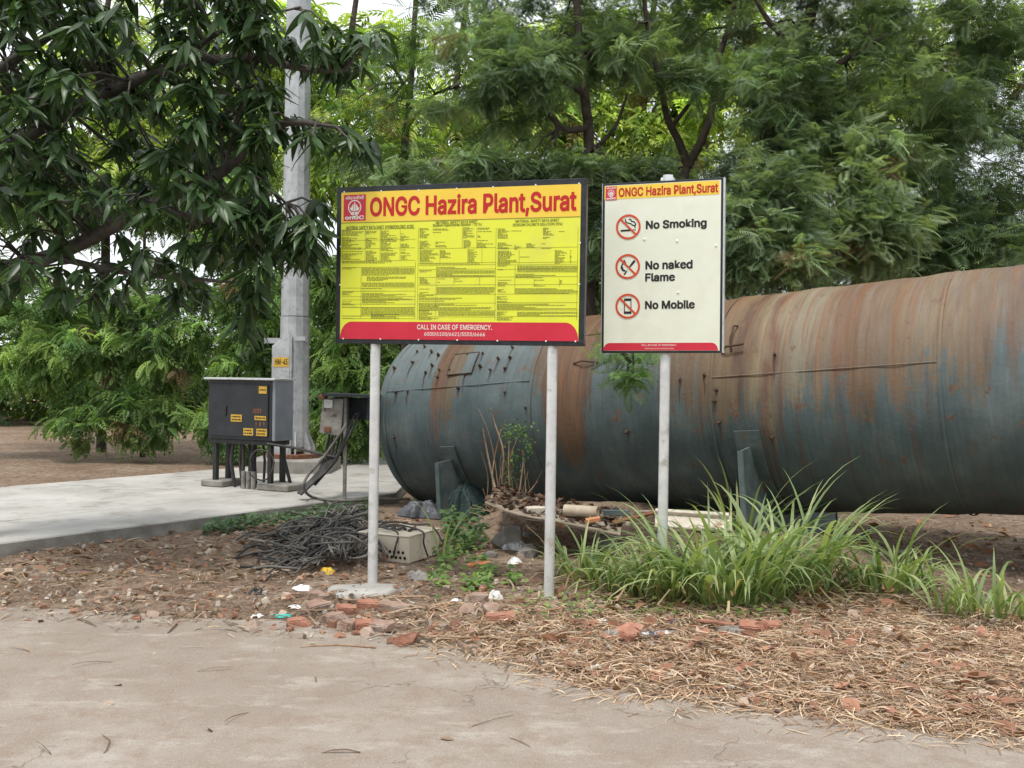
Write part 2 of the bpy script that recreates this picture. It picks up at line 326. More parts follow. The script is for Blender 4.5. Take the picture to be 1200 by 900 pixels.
# ------------------------------------------------------------------ ground, road, yard
_bp = [G(*q) for q in ((-400, 722), (0, 728), (283, 741), (450, 762), (560, 777), (640, 796), (720, 813), (917, 840), (1200, 872), (1500, 900))]
_bx = [p[0] for p in _bp]; _by = [p[1] for p in _bp]
def ss(e0, e1, x): t = np.clip((x-e0)/(e1-e0), 0, 1); return t*t*(3-2*t)
def wob(x, y):
    return (np.sin(x*3.1+y*2.3)+np.sin(x*-5.7+y*4.1+1.3)*.7+np.sin(x*9.7+y*8.9+.4)*.5+np.sin(x*17.3-y*13.1+2)*.35+np.sin(x*31-y*27+1)*.25)/2.8
def hz(x, y):
    x = np.asarray(x, float); y = np.asarray(y, float)
    d = y-np.interp(x, _bx, _by)+.10*wob(x*1.7+3, y*1.3)
    far = ss(24, 40, y)
    m = .026*ss(-.15, .5, d)+.018*wob(x, y)*ss(0, .6, d)
    m = m+.015*np.exp(-((x+.3)**2+(y-6.7)**2)/.3)*ss(0, .5, d)
    m = m+.34*np.exp(-((x-.75)/1.15)**4-((y-9.95)/.42)**2)+.2*np.exp(-((x-2.4)/.9)**4-((y-8.95)/.3)**2)  # ground banked up behind the plywood to shut out light from behind
    return np.where(far > 0, m*(1-far), m)-.02-.05*np.exp(-((x-.2)**2+(y-9.3)**2)/.8)
def gz(p): return float(hz(p[0], p[1]))
def on(px, py):
    """the point of the ground seen at a pixel"""
    p = G(px, py)
    for _ in range(4): p = G(px, py, gz(p))
    return Vector(p)
def graded(lo, hi, step, far, grow=1.35):
    a = list(np.arange(lo, hi+1e-6, step)); s = step
    while a[-1] < far[1]: s *= grow; a.append(min(a[-1]+s, far[1]))
    s = step
    while a[0] > far[0]: s *= grow; a.insert(0, max(a[0]-s, far[0]))
    return np.array(a)
gx = graded(-4.5, 5, .05, (-600, 600)); gy = graded(3.4, 10.5, .05, (-60, 900))
X, Y = np.meshgrid(gx, gy); n0, n1 = X.shape
V = np.stack([X.ravel(), Y.ravel(), hz(X, Y).ravel()], 1)
idx = np.arange(n0*n1).reshape(n0, n1); Q = np.stack([idx[:-1, :-1], idx[:-1, 1:], idx[1:, 1:], idx[1:, :-1]], -1).reshape(-1, 4)
g = link('ground', npmesh('ground', V, Q, smooth=True), 'soil'); tag(g, kind='structure')
# road: a thin sheet whose far edge runs under the verge
rx = graded(-5, 5, .1, (-60, 60)); rl = np.linspace(0, 1, 40)
V = []; 
for t in rl:
    yb = np.interp(rx, _bx, _by)+.35; yy = -40*(1-t)**3+yb*(1-(1-t)**3)
    V.append(np.stack([rx, yy, .004*wob(rx*.6, yy*.6)+.003], 1))
V = np.concatenate(V); idx = np.arange(len(V)).reshape(len(rl), len(rx)); Q = np.stack([idx[:-1, :-1], idx[:-1, 1:], idx[1:, 1:], idx[1:, :-1]], -1).reshape(-1, 4)
r = link('road', npmesh('road', V, Q, smooth=True), 'road'); tag(r, kind='structure')

SLAB = .13
a0, a1 = G(283, 600, SLAB), G(425, 582, SLAB); dv = (a1-a0)/np.linalg.norm(a1-a0)
slab = bpy.data.objects.new('yard', None); COL.objects.link(slab); tag(slab, kind='structure')
def slab_panel(e0, e1, b0, b1, name='concrete_slab', mat='paleconc', kerb=False):
    q = [a0+dv*e0+np.array([0, b0, 0]), a0+dv*e1+np.array([0, b0, 0]), a0+dv*e1+np.array([0, b1, 0]), a0+dv*e0+np.array([0, b1, 0])]
    mb = MB(); k = 14; vs = []; fs = []
    top = [Vector(q[0])*(1-i/k)+Vector(q[1])*i/k+Vector((0, random.uniform(-.02, .02), 0)) for i in range(k+1)]
    bk = [Vector(q[3])*(1-i/k)+Vector(q[2])*i/k for i in range(k+1)]
    for i in range(k+1):
        t, b_ = top[i], bk[i]; vs += [(t.x, t.y-.01, -.2), (t.x, t.y, SLAB-.015), (t.x, t.y+.02, SLAB), (b_.x, b_.y, SLAB), (b_.x, b_.y, -.2)]
    for i in range(k):
        for j in range(4): fs.append((i*5+j, i*5+5+j, i*5+6+j, i*5+1+j))
    fs += [(0, 1, 2, 3, 4), tuple(k*5+j for j in (4, 3, 2, 1, 0))]
    mb.add(vs, fs)
    if kerb:
        kb = MB(); kb.add([v_ for i in range(k+1) for v_ in ((top[i].x, top[i].y-.016, -.2), (top[i].x, top[i].y-.006+random.uniform(-.004, .0), SLAB-.012))], [(2*i, 2*i+2, 2*i+3, 2*i+1) for i in range(k)]); kb.build('darkened_kerb_face', 'darkconc', slab)  # dark strip: slab front darkened in colour where it would be lit bright
    return mb.build(name, mat, slab)
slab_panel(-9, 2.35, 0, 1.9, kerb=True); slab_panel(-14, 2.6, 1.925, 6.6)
# ------------------------------------------------------------------ lettering
_txt = {}
try: SANS = bpy.data.fonts.load(bpy.utils.system_resource('DATAFILES', path='fonts')+'/Inter.woff2')     # Blender's own interface face
except Exception: SANS = None
def text_mesh(body, bold=0.0):
    key = (body, bold)
    if key in _txt: return _txt[key]
    cu = bpy.data.curves.new('lettering', 'FONT'); cu.body = body
    if SANS is not None and body[0] < '\u0900': cu.font = SANS
    cu.dimensions = '2D'; cu.resolution_u = 3
    o = bpy.data.objects.new('tmp', cu); COL.objects.link(o)
    dg = bpy.context.evaluated_depsgraph_get(); dg.update(); me = bpy.data.meshes.new_from_object(o.evaluated_get(dg))
    bpy.data.objects.remove(o); bpy.data.curves.remove(cu)
    v = np.zeros(len(me.vertices)*3); me.vertices.foreach_get('co', v); v = v.reshape(-1, 3)
    fs = [tuple(p.vertices) for p in me.polygons]; bpy.data.meshes.remove(me)
    key_of = {}; w_ = [key_of.setdefault((round(p[0], 5), round(p[1], 5)), i) for i, p in enumerate(v)]                    # weld doubled points
    fs = [tuple(dict.fromkeys(w_[i] for i in f)) for f in fs]; fs = [f for f in fs if len(f) > 2]
    if bold:                                                                                                             # embolden: push the outline out along its own normals
        cnt = {}
        for f in fs:
            ar = sum(v[f[i]][0]*v[f[(i+1) % len(f)]][1]-v[f[(i+1) % len(f)]][0]*v[f[i]][1] for i in range(len(f)))
            g_ = f if ar > 0 else f[::-1]
            for i in range(len(g_)): a, b = g_[i], g_[(i+1) % len(g_)]; cnt.setdefault((min(a, b), max(a, b)), []).append((a, b))
        nn = {}
        for e in cnt.values():
            if len(e) == 1:
                a, b = e[0]; d = v[b]-v[a]; L = math.hypot(d[0], d[1])
                if L > 1e-7:
                    for q in (a, b): nn.setdefault(q, []).append(np.array([d[1], -d[0], 0])/L)
        v = v.copy()
        for q, ns_ in nn.items():
            m = sum(ns_); L2 = float(m@m)
            if L2 > 1e-6: v[q] += m*min(len(ns_)/L2, 1.25/math.sqrt(L2))*bold
    _txt[key] = (v, fs); return _txt[key]
def text_into(mb, body, x0, x1, z0, z1, y, bold=0.0):
    """letters fitted into the box x0..x1, z0..z1 of the x-z plane, facing -y"""
    v, fs = text_mesh(body, bold); lo, hi = v.min(0), v.max(0)
    q = [(x0+(p[0]-lo[0])/(hi[0]-lo[0])*(x1-x0), y, z0+(p[1]-lo[1])/(hi[1]-lo[1])*(z1-z0)) for p in v]
    for i, f in enumerate(fs): mb.add([(q[k][0], y-(i % 40)*1.5e-5, q[k][2]) for k in f], [tuple(range(len(f)))])      # strokes of a letter may overlap: keep them off one plane
    return mb

# ------------------------------------------------------------------ the two sign boards
class Board:
    def __init__(s, c, yaw, tilt, roll, w, h, name, label):
        a = np.array([math.cos(yaw), -math.sin(yaw), 0]); n = np.array([-math.sin(yaw), -math.cos(yaw), 0]); u = np.array([0, 0, 1.0])
        u2 = u*math.cos(tilt)+n*math.sin(tilt); s.a = a*math.cos(roll)+u2*math.sin(roll); s.u = u2*math.cos(roll)-a*math.sin(roll)
        s.n = np.cross(s.a, -s.u); s.n = s.n if s.n[1] < 0 else -s.n
        s.c = np.array(c, float); s.w, s.h = w, h
        s.base = np.array([c[0], c[1], gz(c)]); s.root = thing(name, label, 'sign', s.base, -yaw)
        Wm = Matrix([[s.a[i], -s.n[i], s.u[i], s.c[i]] for i in range(3)]+[[0, 0, 0, 1]])
        rm = Matrix.Translation(Vector(s.base)) @ Matrix.Rotation(-yaw, 4, 'Z'); s.inv = rm.inverted()
        s.m = s.inv @ Wm
    def at(s, px, py):
        d = ray(px, py); t = ((s.c-CC)@s.n)/(d@s.n); q = CC+d*t-s.c; return float(q@s.a), float(q@s.u)
    def part(s, mb, name, mat, parent=None):
        return mb.build(name, mat, parent or s.root, s.m if parent is None else None)
    def txt(s, body, p0, p1, y, bold, name, mat, parent=None):
        (xa, za), (xb, zb) = s.at(*p0), s.at(*p1); return s.part(text_into(MB(), body, xa, xb, zb, za, y, bold), name, mat, parent)
    def frame(s, t, dep, mat, side=None):
        W, H = s.w/2, s.h/2
        for lo, hi in (((-W, 0, -H), (W, dep, -H+t)), ((-W, 0, H-t), (W, dep, H)), ((-W, 0.001, -H+t), (-W+t, dep-.001, H-t)), ((W-t, 0.001, -H+t), (W, dep-.001, H-t))):
            s.part(MB().box(lo, hi, bev=.002), 'frame_bar', mat)
def emblem(B, q0, q1, y, withtext=True):
    """red square with white ring, flame shaped spire and lettering"""
    (xa, za), (xb, zb) = B.at(*q0), B.at(*q1); w_, h_ = xb-xa, za-zb
    e = B.part(MB().rect(xa, xb, zb, za, y), 'emblem', 'red'); y2 = y-.0012
    cx, cz = (xa+xb)/2, zb+h_*.52; r_ = w_*.30
    mb = MB().disc((cx, cz), r_, r_*.86, y2)
    X = lambda p: (cx+p[0]*r_, cz+p[1]*r_)
    mb.poly([X(p) for p in ((-.13, -.55), (.13, -.55), (.13, .3), (0, .82), (-.13, .3))], y2)
    for sgn in (-1, 1):
        mb.poly([X((sgn*p[0], p[1])) for p in ((.2, -.5), (.55, -.42), (.78, .05), (.5, -.12), (.42, .2), (.24, .45))], y2)
        mb.poly([X((sgn*p[0], p[1])) for p in ((.05, -.66), (.42, -.62), (.62, -.95), (.28, -1.12), (.08, -1.0))], y2)
        mb.poly([X((sgn*p[0], p[1])) for p in ((.04, -1.16), (.3, -1.2), (.2, -1.36), (.02, -1.42))], y2)
    mb.build('emblem_symbol', 'white', e)
    t = MB(); text_into(t, 'onGC', xa+w_*.07, xb-w_*.07, zb+h_*.05, zb+h_*.2, y2, .03); t.build('lettering', 'white', e)
    t = MB(); text_into(t, '\u0913\u090f\u0928\u091c\u0940\u0938\u0940', xa+w_*.07, xb-w_*.07, za-h_*.21, za-h_*.04, y2, .02); t.build('lettering', 'white', e)
    return e
def footer(B, x0, x1, z0, z1, r_, y, mat='red'):
    pts = [(x0, z0), (x1, z0)]+[(x1-r_+r_*math.cos(a), z1-(z1-z0)+(z1-z0)*math.sin(a)) for a in np.linspace(0, PI/2, 12)][0:]+[(x0+r_-r_*math.sin(a), z0+(z1-z0)*math.cos(a)) for a in np.linspace(0, PI/2, 12)]
    return B.part(MB().poly(pts[2:], y), 'footer_band', mat)
def posts(B, pxs, top_z, back=.055, rad=.0375, ground=True):
    for (px, pyt, pxb, pyb) in pxs:
        t = B.at(px, pyt)
        wt = B.c+B.a*t[0]-B.n*back; 
        gb = Vector((wt[0]-.0, wt[1], gz(wt)-.25))
        pts = [B.inv @ gb, B.inv @ Vector((wt[0], wt[1], wt[2])), B.inv @ (Vector(wt)+Vector((0, 0, top_z-wt[2])))]
        MB().tube(pts, rad, 20).build('post', 'post', B.root)

B1 = Board((-.424, 7.2, 2.411), .294, .017, -.007, 1.938, 1.182, 'sign_board', 'wide yellow safety data sign board in a black frame on two grey posts')
Z4 = lambda x, y: (390+x/4, 205+y/4)
x0, zt = B1.at(*Z4(42, 84)); x1, zt2 = B1.at(*Z4(1160, 42)); _, zb = B1.at(*Z4(36, 768)); _, zb2 = B1.at(*Z4(1150, 780))
ZT, ZB = (zt+zt2)/2, (zb+zb2)/2; X0 = x0; X1 = B1.at(*Z4(1158, 400))[0]; X0 = B1.at(*Z4(38, 420))[0]
B1.frame(.042, .06, 'black_frame')
B1.part(MB().box((-B1.w/2+.012, .012, -B1.h/2+.012), (B1.w/2-.012, .03, B1.h/2-.012)), 'backing_sheet', 'alu')
zh = (B1.at(*Z4(45, 226))[1]+B1.at(*Z4(1155, 196))[1])/2
B1.part(MB().box((X0, -.003, ZB), (X1, .0, zh)), 'data_panel', 'yellow')
B1.part(MB().box((X0, -.003, zh), (X1, .0, ZT)), 'header_strip', 'amber')
B1.part(MB().rect(X0, X1, zh-.003, zh+.002, -.0045), 'divider_line', 'olive')
emblem(B1, Z4(53, 95), Z4(155, 214), -.0045)
B1.txt('ONGC Hazira Plant,Surat', (Z4(176, 107)[0], Z4(0, 104)[1]), Z4(1143, 188), -.0045, .028, 'lettering', 'redtxt')
B1.txt('MATERIAL SAFETY DATA SHEET (HYDROCHLORIC ACID)', Z4(65, 241), Z4(380, 252), -.0045, .01, 'lettering', 'black')
B1.txt('MATERIAL SAFETY DATA SHEET', Z4(484, 218), Z4(680, 226), -.0045, .01, 'lettering', 'black')
B1.txt('(Sodium Hypochlorite Solution - 10 %)', Z4(470, 230), Z4(698, 241), -.0045, .01, 'lettering', 'black')
B1.txt('MATERIAL SAFETY DATA SHEET', Z4(857, 211), Z4(1062, 219), -.0045, .01, 'lettering', 'black')
B1.txt('(SODIUM CHLORITE SOLUTION 25%)', Z4(845, 228), Z4(1077, 238), -.0045, .01, 'lettering', 'black')
f_ = footer(B1, X0, X1, ZB, B1.at(*Z4(600, 690))[1], .095, -.0045)
B1.txt('CALL IN CASE OF EMERGENCY.', Z4(397, 701), Z4(747, 727), -.006, .012, 'lettering', 'white')
B1.txt('6000/6100/6621/5555/6666', Z4(430, 736), Z4(714, 759), -.006, .008, 'lettering', 'white')
# small print too fine to read in the photograph: rows of word-long strokes, and the ruled tables
cols = {'left': [(45, 150, 258, 405, .62), (156, 220, 262, 403, .5), (226, 314, 260, 400, .6), (320, 382, 262, 400, .4), (45, 385, 404, 432, .45), (45, 130, 432, 444, .7),
                 (138, 384, 434, 470, .9), (160, 384, 470, 502, .55), (138, 384, 503, 526, .95), (138, 384, 530, 600, .62), (45, 130, 532, 600, .3), (45, 130, 600, 622, .5), (138, 384, 602, 612, .3), (135, 384, 620, 658, .85), (45, 150, 658, 672, .6), (180, 384, 640, 672, .5)],
        'mid': [(408, 470, 248, 296, .7), (470, 600, 250, 270, .3), (612, 672, 244, 296, .6), (680, 760, 246, 270, .5), (680, 710, 272, 296, .3), (408, 480, 308, 344, .75), (482, 560, 312, 340, .4), (614, 665, 304, 342, .5), (678, 760, 304, 344, .6),
                (408, 500, 350, 410, .75), (505, 555, 352, 388, .7), (636, 684, 348, 412, .7), (408, 760, 414, 422, .5), (490, 660, 430, 440, .6), (488, 760, 446, 478, .85), (408, 475, 446, 462, .6), (408, 475, 480, 512, .6), (492, 560, 484, 512, .25), (570, 640, 484, 512, .4),
                (488, 760, 524, 556, .9), (408, 480, 526, 560, .4), (404, 500, 562, 572, .7), (404, 700, 574, 586, .4), (404, 760, 588, 600, .25), (404, 760, 602, 632, .75), (404, 480, 634, 660, .5), (496, 760, 638, 662, .85), (404, 540, 664, 680, .6)],
        'right': [(774, 835, 250, 300, .6), (838, 920, 254, 268, .5), (986, 1050, 246, 300, .6), (1060, 1148, 246, 266, .3), (774, 850, 316, 350, .75), (852, 900, 318, 348, .35), (908, 974, 314, 350, .45), (980, 1040, 314, 346, .45),
                  (774, 870, 354, 430, .7), (878, 975, 376, 390, .5), (1044, 1100, 352, 416, .7), (1112, 1126, 352, 410, .5), (866, 1148, 424, 456, .9), (774, 850, 436, 452, .5), (858, 1148, 462, 486, .8), (774, 848, 490, 524, .6), (946, 1012, 490, 522, .45), (1066, 1080, 492, 520, .5),
                  (856, 1148, 530, 556, .9), (774, 846, 534, 556, .4), (770, 850, 562, 600, .5), (770, 1148, 602, 632, .8), (770, 850, 634, 660, .5), (868, 1148, 640, 664, .85), (770, 880, 666, 680, .6)]}
pr = random.Random(3)
for cn, blocks in cols.items():
    mb = MB()
    for (bx0, bx1, by0, by1, dens) in blocks:
        y_ = by0+2
        while y_ < by1-1:
            xe = bx1 if dens > .8 and pr.random() < .85 else bx0+(bx1-bx0)*pr.uniform(.25, 1)*min(1, dens+.35)
            x_ = bx0
            if pr.random() < dens+.25:
                while x_ < xe-2:
                    x2 = min(x_+pr.uniform(5, 17), xe); p0 = B1.at(*Z4(x_, y_)); p1 = B1.at(*Z4(x2, y_+2.7))
                    mb.rect(p0[0], p1[0], p0[1]-.0042, p0[1], -.0045); x_ = x2+pr.uniform(1.5, 3)
            y_ += 5.4
    B1.part(mb, 'small_print', 'olive')['kind'] = 'stuff'
mb = MB()
def vline(x, y0, y1): p, q = B1.at(*Z4(x, y0)), B1.at(*Z4(x, y1)); mb.rect(p[0], p[0]+.0022, q[1], p[1], -.0044)
def hline(x0, x1, y): p, q = B1.at(*Z4(x0, y)), B1.at(*Z4(x1, y-(x1-x0)*.012)); mb.rect(p[0], q[0], p[1]-.0022, p[1], -.0044)
for x in (44, 153, 223, 317): vline(x, 258, 405)
for x in (134, 388): vline(x, 405 if x == 388 else 435, 672)
for y in (258, 308, 347, 404, 434, 530, 545, 570, 585, 605, 620, 660, 672): hline(44, 388, y)
for x in (402, 766): vline(x, 246, 680)
for x, a_, b_ in ((608, 246, 346), (676, 246, 346), (503, 348, 414), (633, 348, 414), (700, 348, 414), (486, 424, 660), (568, 480, 516), (688, 480, 516), (874, 352, 420), (1042, 352, 420), (855, 424, 560), (944, 488, 524), (1062, 488, 524), (866, 640, 664), (1150, 244, 680)): vline(x, a_, b_)
for y in (346, 414, 424, 444, 480, 516, 560, 600, 634, 664): hline(402, 766, y); hline(770, 1150, y-2)
B1.part(mb, 'table_rules', 'olive')
riv = MB().disc((0, 0), .0065, 0, -.002, 10); riv.box((-.004, -.0018, -.004), (.004, .004, .004)); rivm = riv.mesh('rivet'); rivm.materials.append(MT['white'])
for x, y in ((55, 80), (228, 76), (404, 72), (582, 64), (752, 57), (952, 47), (1155, 40), (50, 767), (224, 769), (403, 772), (584, 774), (772, 777), (1000, 779), (1138, 780), (38, 336), (35, 515), (1160, 318), (1156, 512)):
    p = B1.at(*Z4(x, y)); o = link('rivet', rivm, None, B1.root, B1.m @ Matrix.Translation((p[0], -.003, p[1])))
posts(B1, ((436.5, 404, 431, 684), (645, 405, 642, 705)), 2.9)
def clampm(B, px, py, zz):
    t = B.at(px, py); B.part(MB().box((t[0]-.055, .062, zz-.02), (t[0]+.055, .104, zz+.02), bev=.004), 'clamp', 'black_frame')
for px in (436.5, 645):
    for zz in (-.4, .4): clampm(B1, px, 404, zz)

B2 = Board((1.09, 7.25, 2.417), .309, -.003, .007, .889, 1.27, 'notice_board', 'narrow cream no smoking notice board on a single grey post beside the wide yellow board')
ZN = lambda x, y: (700+x/4.094, 200+y/4.094)
B2.frame(.016, .05, 'black_frame')
# pale aluminium edge strips on the outside
W2, H2 = B2.w/2, B2.h/2
B2.part(MB().box((W2+.001, -.004, -H2), (W2+.013, .052, H2)), 'edge_strip', 'alu')
B2.part(MB().box((-W2-.005, -.001, -H2), (-W2-.001, .05, H2)), 'edge_strip', 'alu')
B2.part(MB().box((-W2+.016, -.001, -H2+.016), (W2-.016, .02, H2-.016)), 'notice_panel', 'cream')
XA, XB = B2.at(*ZN(32, 450))[0], B2.at(*ZN(583, 450))[0]
z1_ = (B2.at(*ZN(33, 142))[1]+B2.at(*ZN(583, 112))[1])/2
B2.part(MB().rect(XA, XB, z1_, H2-.02, -.0025), 'header_strip', 'amber')
e2 = emblem(B2, ZN(41, 78), ZN(93, 141), -.004)
B2.txt('ONGC Hazira Plant,Surat', ZN(103, 83), ZN(580, 113), -.004, .026, 'lettering', 'redtxt')
B2.txt('No Smoking', ZN(233, 240), ZN(525, 280), -.0025, .034, 'lettering', 'black')
B2.txt('No naked', ZN(231, 434), ZN(457, 470), -.0025, .034, 'lettering', 'black')
B2.txt('Flame', ZN(230, 493), ZN(373, 530), -.0025, .034, 'lettering', 'black')
B2.txt('No Mobile', ZN(229, 624), ZN(468, 662), -.0025, .034, 'lettering', 'black')
footer(B2, XA, XB, -H2+.018, (B2.at(*ZN(300, 826))[1]), .05, -.0025)
B2.txt('CALL IN CASE OF EMERGENCY.', ZN(212, 833), ZN(382, 841), -.004, .006, 'lettering', 'white')
B2.txt('6000/6100/6621/5555/6666', ZN(228, 850), ZN(368, 857), -.004, .0, 'lettering', 'white')
R_ = .093
def icon(zx, zy, draw):
    c = B2.at(*ZN(zx, zy)); pic = MB(); draw(pic, lambda p: (c[0]+p[0]*R_, c[1]+p[1]*R_)); o = B2.part(pic, 'pictogram', 'black')
    ring = MB().disc(c, R_, R_*.84, -.005, 40); s_ = math.sin(PI/4); t_ = .075
    L = lambda a, b: (c[0]+R_*(a*s_+b*s_), c[1]+R_*(-a*s_+b*s_))
    ring.poly([L(-.86, -t_), L(.86, -t_), L(.86, t_), L(-.86, t_)], -.0048); B2.part(ring, 'prohibition_ring', 'orange')
def stroke(mb, T, pts, wd, y=-.003):
    for (a, b) in zip(pts[:-1], pts[1:]):
        d = np.array(b)-np.array(a); L_ = np.linalg.norm(d); n_ = np.array([-d[1], d[0]])/L_*wd/2; e_ = d/L_*wd*.2
        mb.poly([T(np.array(a)-n_-e_), T(np.array(b)-n_+e_), T(np.array(b)+n_+e_), T(np.array(a)+n_-e_)], y); y -= .00004
def smoke(mb, T):
    mb.poly([T(p) for p in ((-.62, -.36), (.28, -.33), (.28, -.19), (-.62, -.22))], -.003)
    for x in (.36, .5): mb.poly([T(p) for p in ((x, -.33), (x+.08, -.33), (x+.08, -.19), (x, -.19))], -.003)
    stroke(mb, T, [(-.25, .62), (-.2, .4), (.0, .3), (.2, .25), (.35, .12), (.5, .1), (.56, -.08)], .09)
    stroke(mb, T, [(.05, .62), (.2, .58), (.25, .44), (.42, .42), (.55, .3), (.6, .1)], .09)
def flame(mb, T):
    mb.poly([T(p) for p in ((-.3, .6), (-.12, .28), (-.2, .18), (-.32, .25), (-.4, .1), (-.52, .1), (-.38, .36))], -.003)
    mb.poly([T(p) for p in ((-.55, .15), (-.4, .0), (-.34, -.2), (-.16, -.3), (-.2, -.42), (-.44, -.34), (-.58, -.1))], -.003)
    mb.poly([T(p) for p in ((-.12, -.36), (.02, -.3), (-.1, -.48), (-.24, -.68), (-.34, -.6))], -.003)
    mb.poly([T(p) for p in ((.12, -.2), (.22, -.28), (.3, -.2), (.1, -.1))], -.003)
    mb.poly([T(p) for p in ((.1, .0), (.2, -.08), (.62, .36), (.56, .5), (.46, .48))], -.003)
def phone(mb, T):
    o_, i_ = (.3, .62), (.235, .4)
    for a, b, c_, d in ((-.3, .3, .42, .62), (-.3, .3, -.62, -.42), (-.3, -.23, -.42, .42), (.23, .3, -.42, .42)):
        mb.poly([T(p) for p in ((a, c_), (b, c_), (b, d), (a, d))], -.003)
icon(149, 270, smoke); icon(146, 460, flame); icon(146, 650, phone)
posts(B2, ((779, 414, 773, 690),), 3.1)
t_ = B2.at(779, 300)
B2.part(MB().box((t_[0]-.045, .055, H2-.02), (t_[0]+.055, .12, H2+.035), bev=.006), 'post_cap', 'whitepl')
for zz in (-.4, .4): clampm(B2, 779, 414, zz)
dm = MB().tube([(0, 0, 0), (0, -.006, 0)], [.011, .006], 10).mesh('dent'); dm.materials.append(MT['cream'])
for x, y in ((226, 330), (383, 338), (388, 585), (570, 360)):
    p = B2.at(*ZN(x, y)); link('bolt_head', dm, None, B2.root, B2.m @ Matrix.Translation((p[0], -.001, p[1])))
# ------------------------------------------------------------------ the tank
T_A, T_TILT, T_R = .627, .078, 1.09
ta = np.array([math.cos(T_A)*math.cos(T_TILT), -math.sin(T_A)*math.cos(T_TILT), math.sin(T_TILT)])
tn = np.array([-math.sin(T_A), -math.cos(T_A), 0]); tu = np.cross(tn, ta); tu *= np.sign(tu[2])
tc0 = np.array([.384, 11.5, 1.145])
TM = Matrix([[ta[i], -tn[i], tu[i], tc0[i]] for i in range(3)]+[[0, 0, 0, 1]])
tank = thing('storage_tank', 'huge rusty blue grey cylindrical tank lying on its side behind both sign boards', 'tank'); tank.matrix_world = TM
S0, S1 = -1.54, 6.6
def ringpt(s, phi, r=T_R): return (s, -r*math.sin(phi), r*math.cos(phi))
NR = 96
def lathe(prof, n=NR):
    mb = MB(); vs = [ringpt(s, 2*PI*j/n, r) for s, r in prof for j in range(n)]
    fs = [(i*n+j, i*n+(j+1) % n, i*n+n+(j+1) % n, i*n+n+j) for i in range(len(prof)-1) for j in range(n)]
    return mb.add(vs, fs, True)
shell = [(S0, T_R)]
ss_ = np.linspace(S0, S1, 110); mb = MB(); ph_ = np.linspace(0, 2*PI, NR, endpoint=False)
mb.add([ringpt(s, p, T_R-.005+.004*math.sin(s*5.1+2*p)*math.sin(3*p+s)+.004*math.sin(s*9.7+5*p)+.003*math.sin(s*17-4*p+1)) for s in ss_ for p in ph_],
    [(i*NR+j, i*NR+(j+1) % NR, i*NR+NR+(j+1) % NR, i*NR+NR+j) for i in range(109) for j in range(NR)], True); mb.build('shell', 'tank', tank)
hd = [(.42*math.sin(a), T_R*(math.cos(a)**.8)) for a in np.linspace(0, PI/2-.01, 14)]
lathe([(S0-q, max(r, .002)) for q, r in hd][::-1]).build('domed_head', 'tank', tank)
lathe([(S1+q, max(r, .002)) for q, r in hd]).build('domed_head', 'tank', tank)
def ring_weld(s, mat='tank', r=.006): lathe([(s-.016, T_R+.002), (s-.008, T_R+r), (s+.008, T_R+r), (s+.016, T_R+.002)]).build('weld_seam', mat, tank)
for s in (S0, .55, 2.6, 4.6): ring_weld(s)
def hit(px, py):
    """point of the shell seen at a pixel, as (s, phi)"""
    d = ray(px, py); o = CC-tc0; dy, dz = d@(-tn), d@tu; oy, oz = o@(-tn), o@tu
    A, Bq, Cq = dy*dy+dz*dz, 2*(oy*dy+oz*dz), oy*oy+oz*oz-T_R**2; D = Bq*Bq-4*A*Cq
    if D < 0: return None
    t = (-Bq-math.sqrt(D))/(2*A); q = o+d*t; return float(q@ta), math.atan2(-(q@(-tn)), q@tu)
# long seam
sa = hit(453, 459); 
for a_, b_, dphi in ((S0, .55, 0), (.55, 2.6, -.5), (2.6, 4.6, .1)):
    ph = sa[1]+dphi; MB().add([ringpt(s, ph+d_, T_R+h_) for s in np.linspace(a_, b_, 12) for d_, h_ in ((-.007, .001), (0, .005), (.007, .001))],
        [(i*3+j, i*3+3+j, i*3+4+j, i*3+1+j) for i in range(11) for j in range(2)]).build('weld_seam', 'tank', tank)
# rusty stubs left on the crown
sm_ = MB().tube([(0, 0, -.01), (.004, 0, .02), (.012, 0, .034)], [.016, .014, .008], 7).mesh('lug'); sm_.materials.append(MT['darkrust'])
def lug(px, py, sc=1.0):
    h_ = hit(px, py)
    if not h_: return
    s, ph = h_; p = Vector(ringpt(s, ph)); nrm = Vector((0, -math.sin(ph), math.cos(ph)))
    m = Matrix.Translation(p) @ nrm.to_track_quat('Z', 'X').to_matrix().to_4x4() @ Matrix.Rotation(random.uniform(0, 6), 4, 'Z') @ Matrix.Scale(sc, 4); link('lug', sm_, None, tank, m)
    L_, w_ = random.uniform(.06, .26), random.uniform(.012, .026); rb_ = MB()
    rb_.add([ringpt(s+sg*w_*(1-.85*f)+.006*math.sin(f*5+s*9), ph-.02+f*L_/T_R, T_R+.0065) for f in np.linspace(0, 1, 7) for sg in (-.5, .5)], [(2*i, 2*i+1, 2*i+3, 2*i+2) for i in range(6)]); rb_.build('rust_run', 'ruststain', tank)
for px, py in ((484, 425), (489, 413), (463, 432), (464, 460), (478, 459), (499, 437), (507, 429), (514, 417), (506, 413), (515, 434), (513, 442), (462, 512), (538, 455), (563, 430), (575, 434), (566, 415), (584, 421), (592, 432), (598, 420), (601, 408),
               (592, 460), (616, 478), (545, 440), (528, 434), (548, 416), (498, 407), (700, 425), (735, 505), (797, 445), (838, 470), (843, 494), (908, 416), (905, 512), (840, 457), (826, 440)): lug(px, py, random.uniform(.7, 1.3))
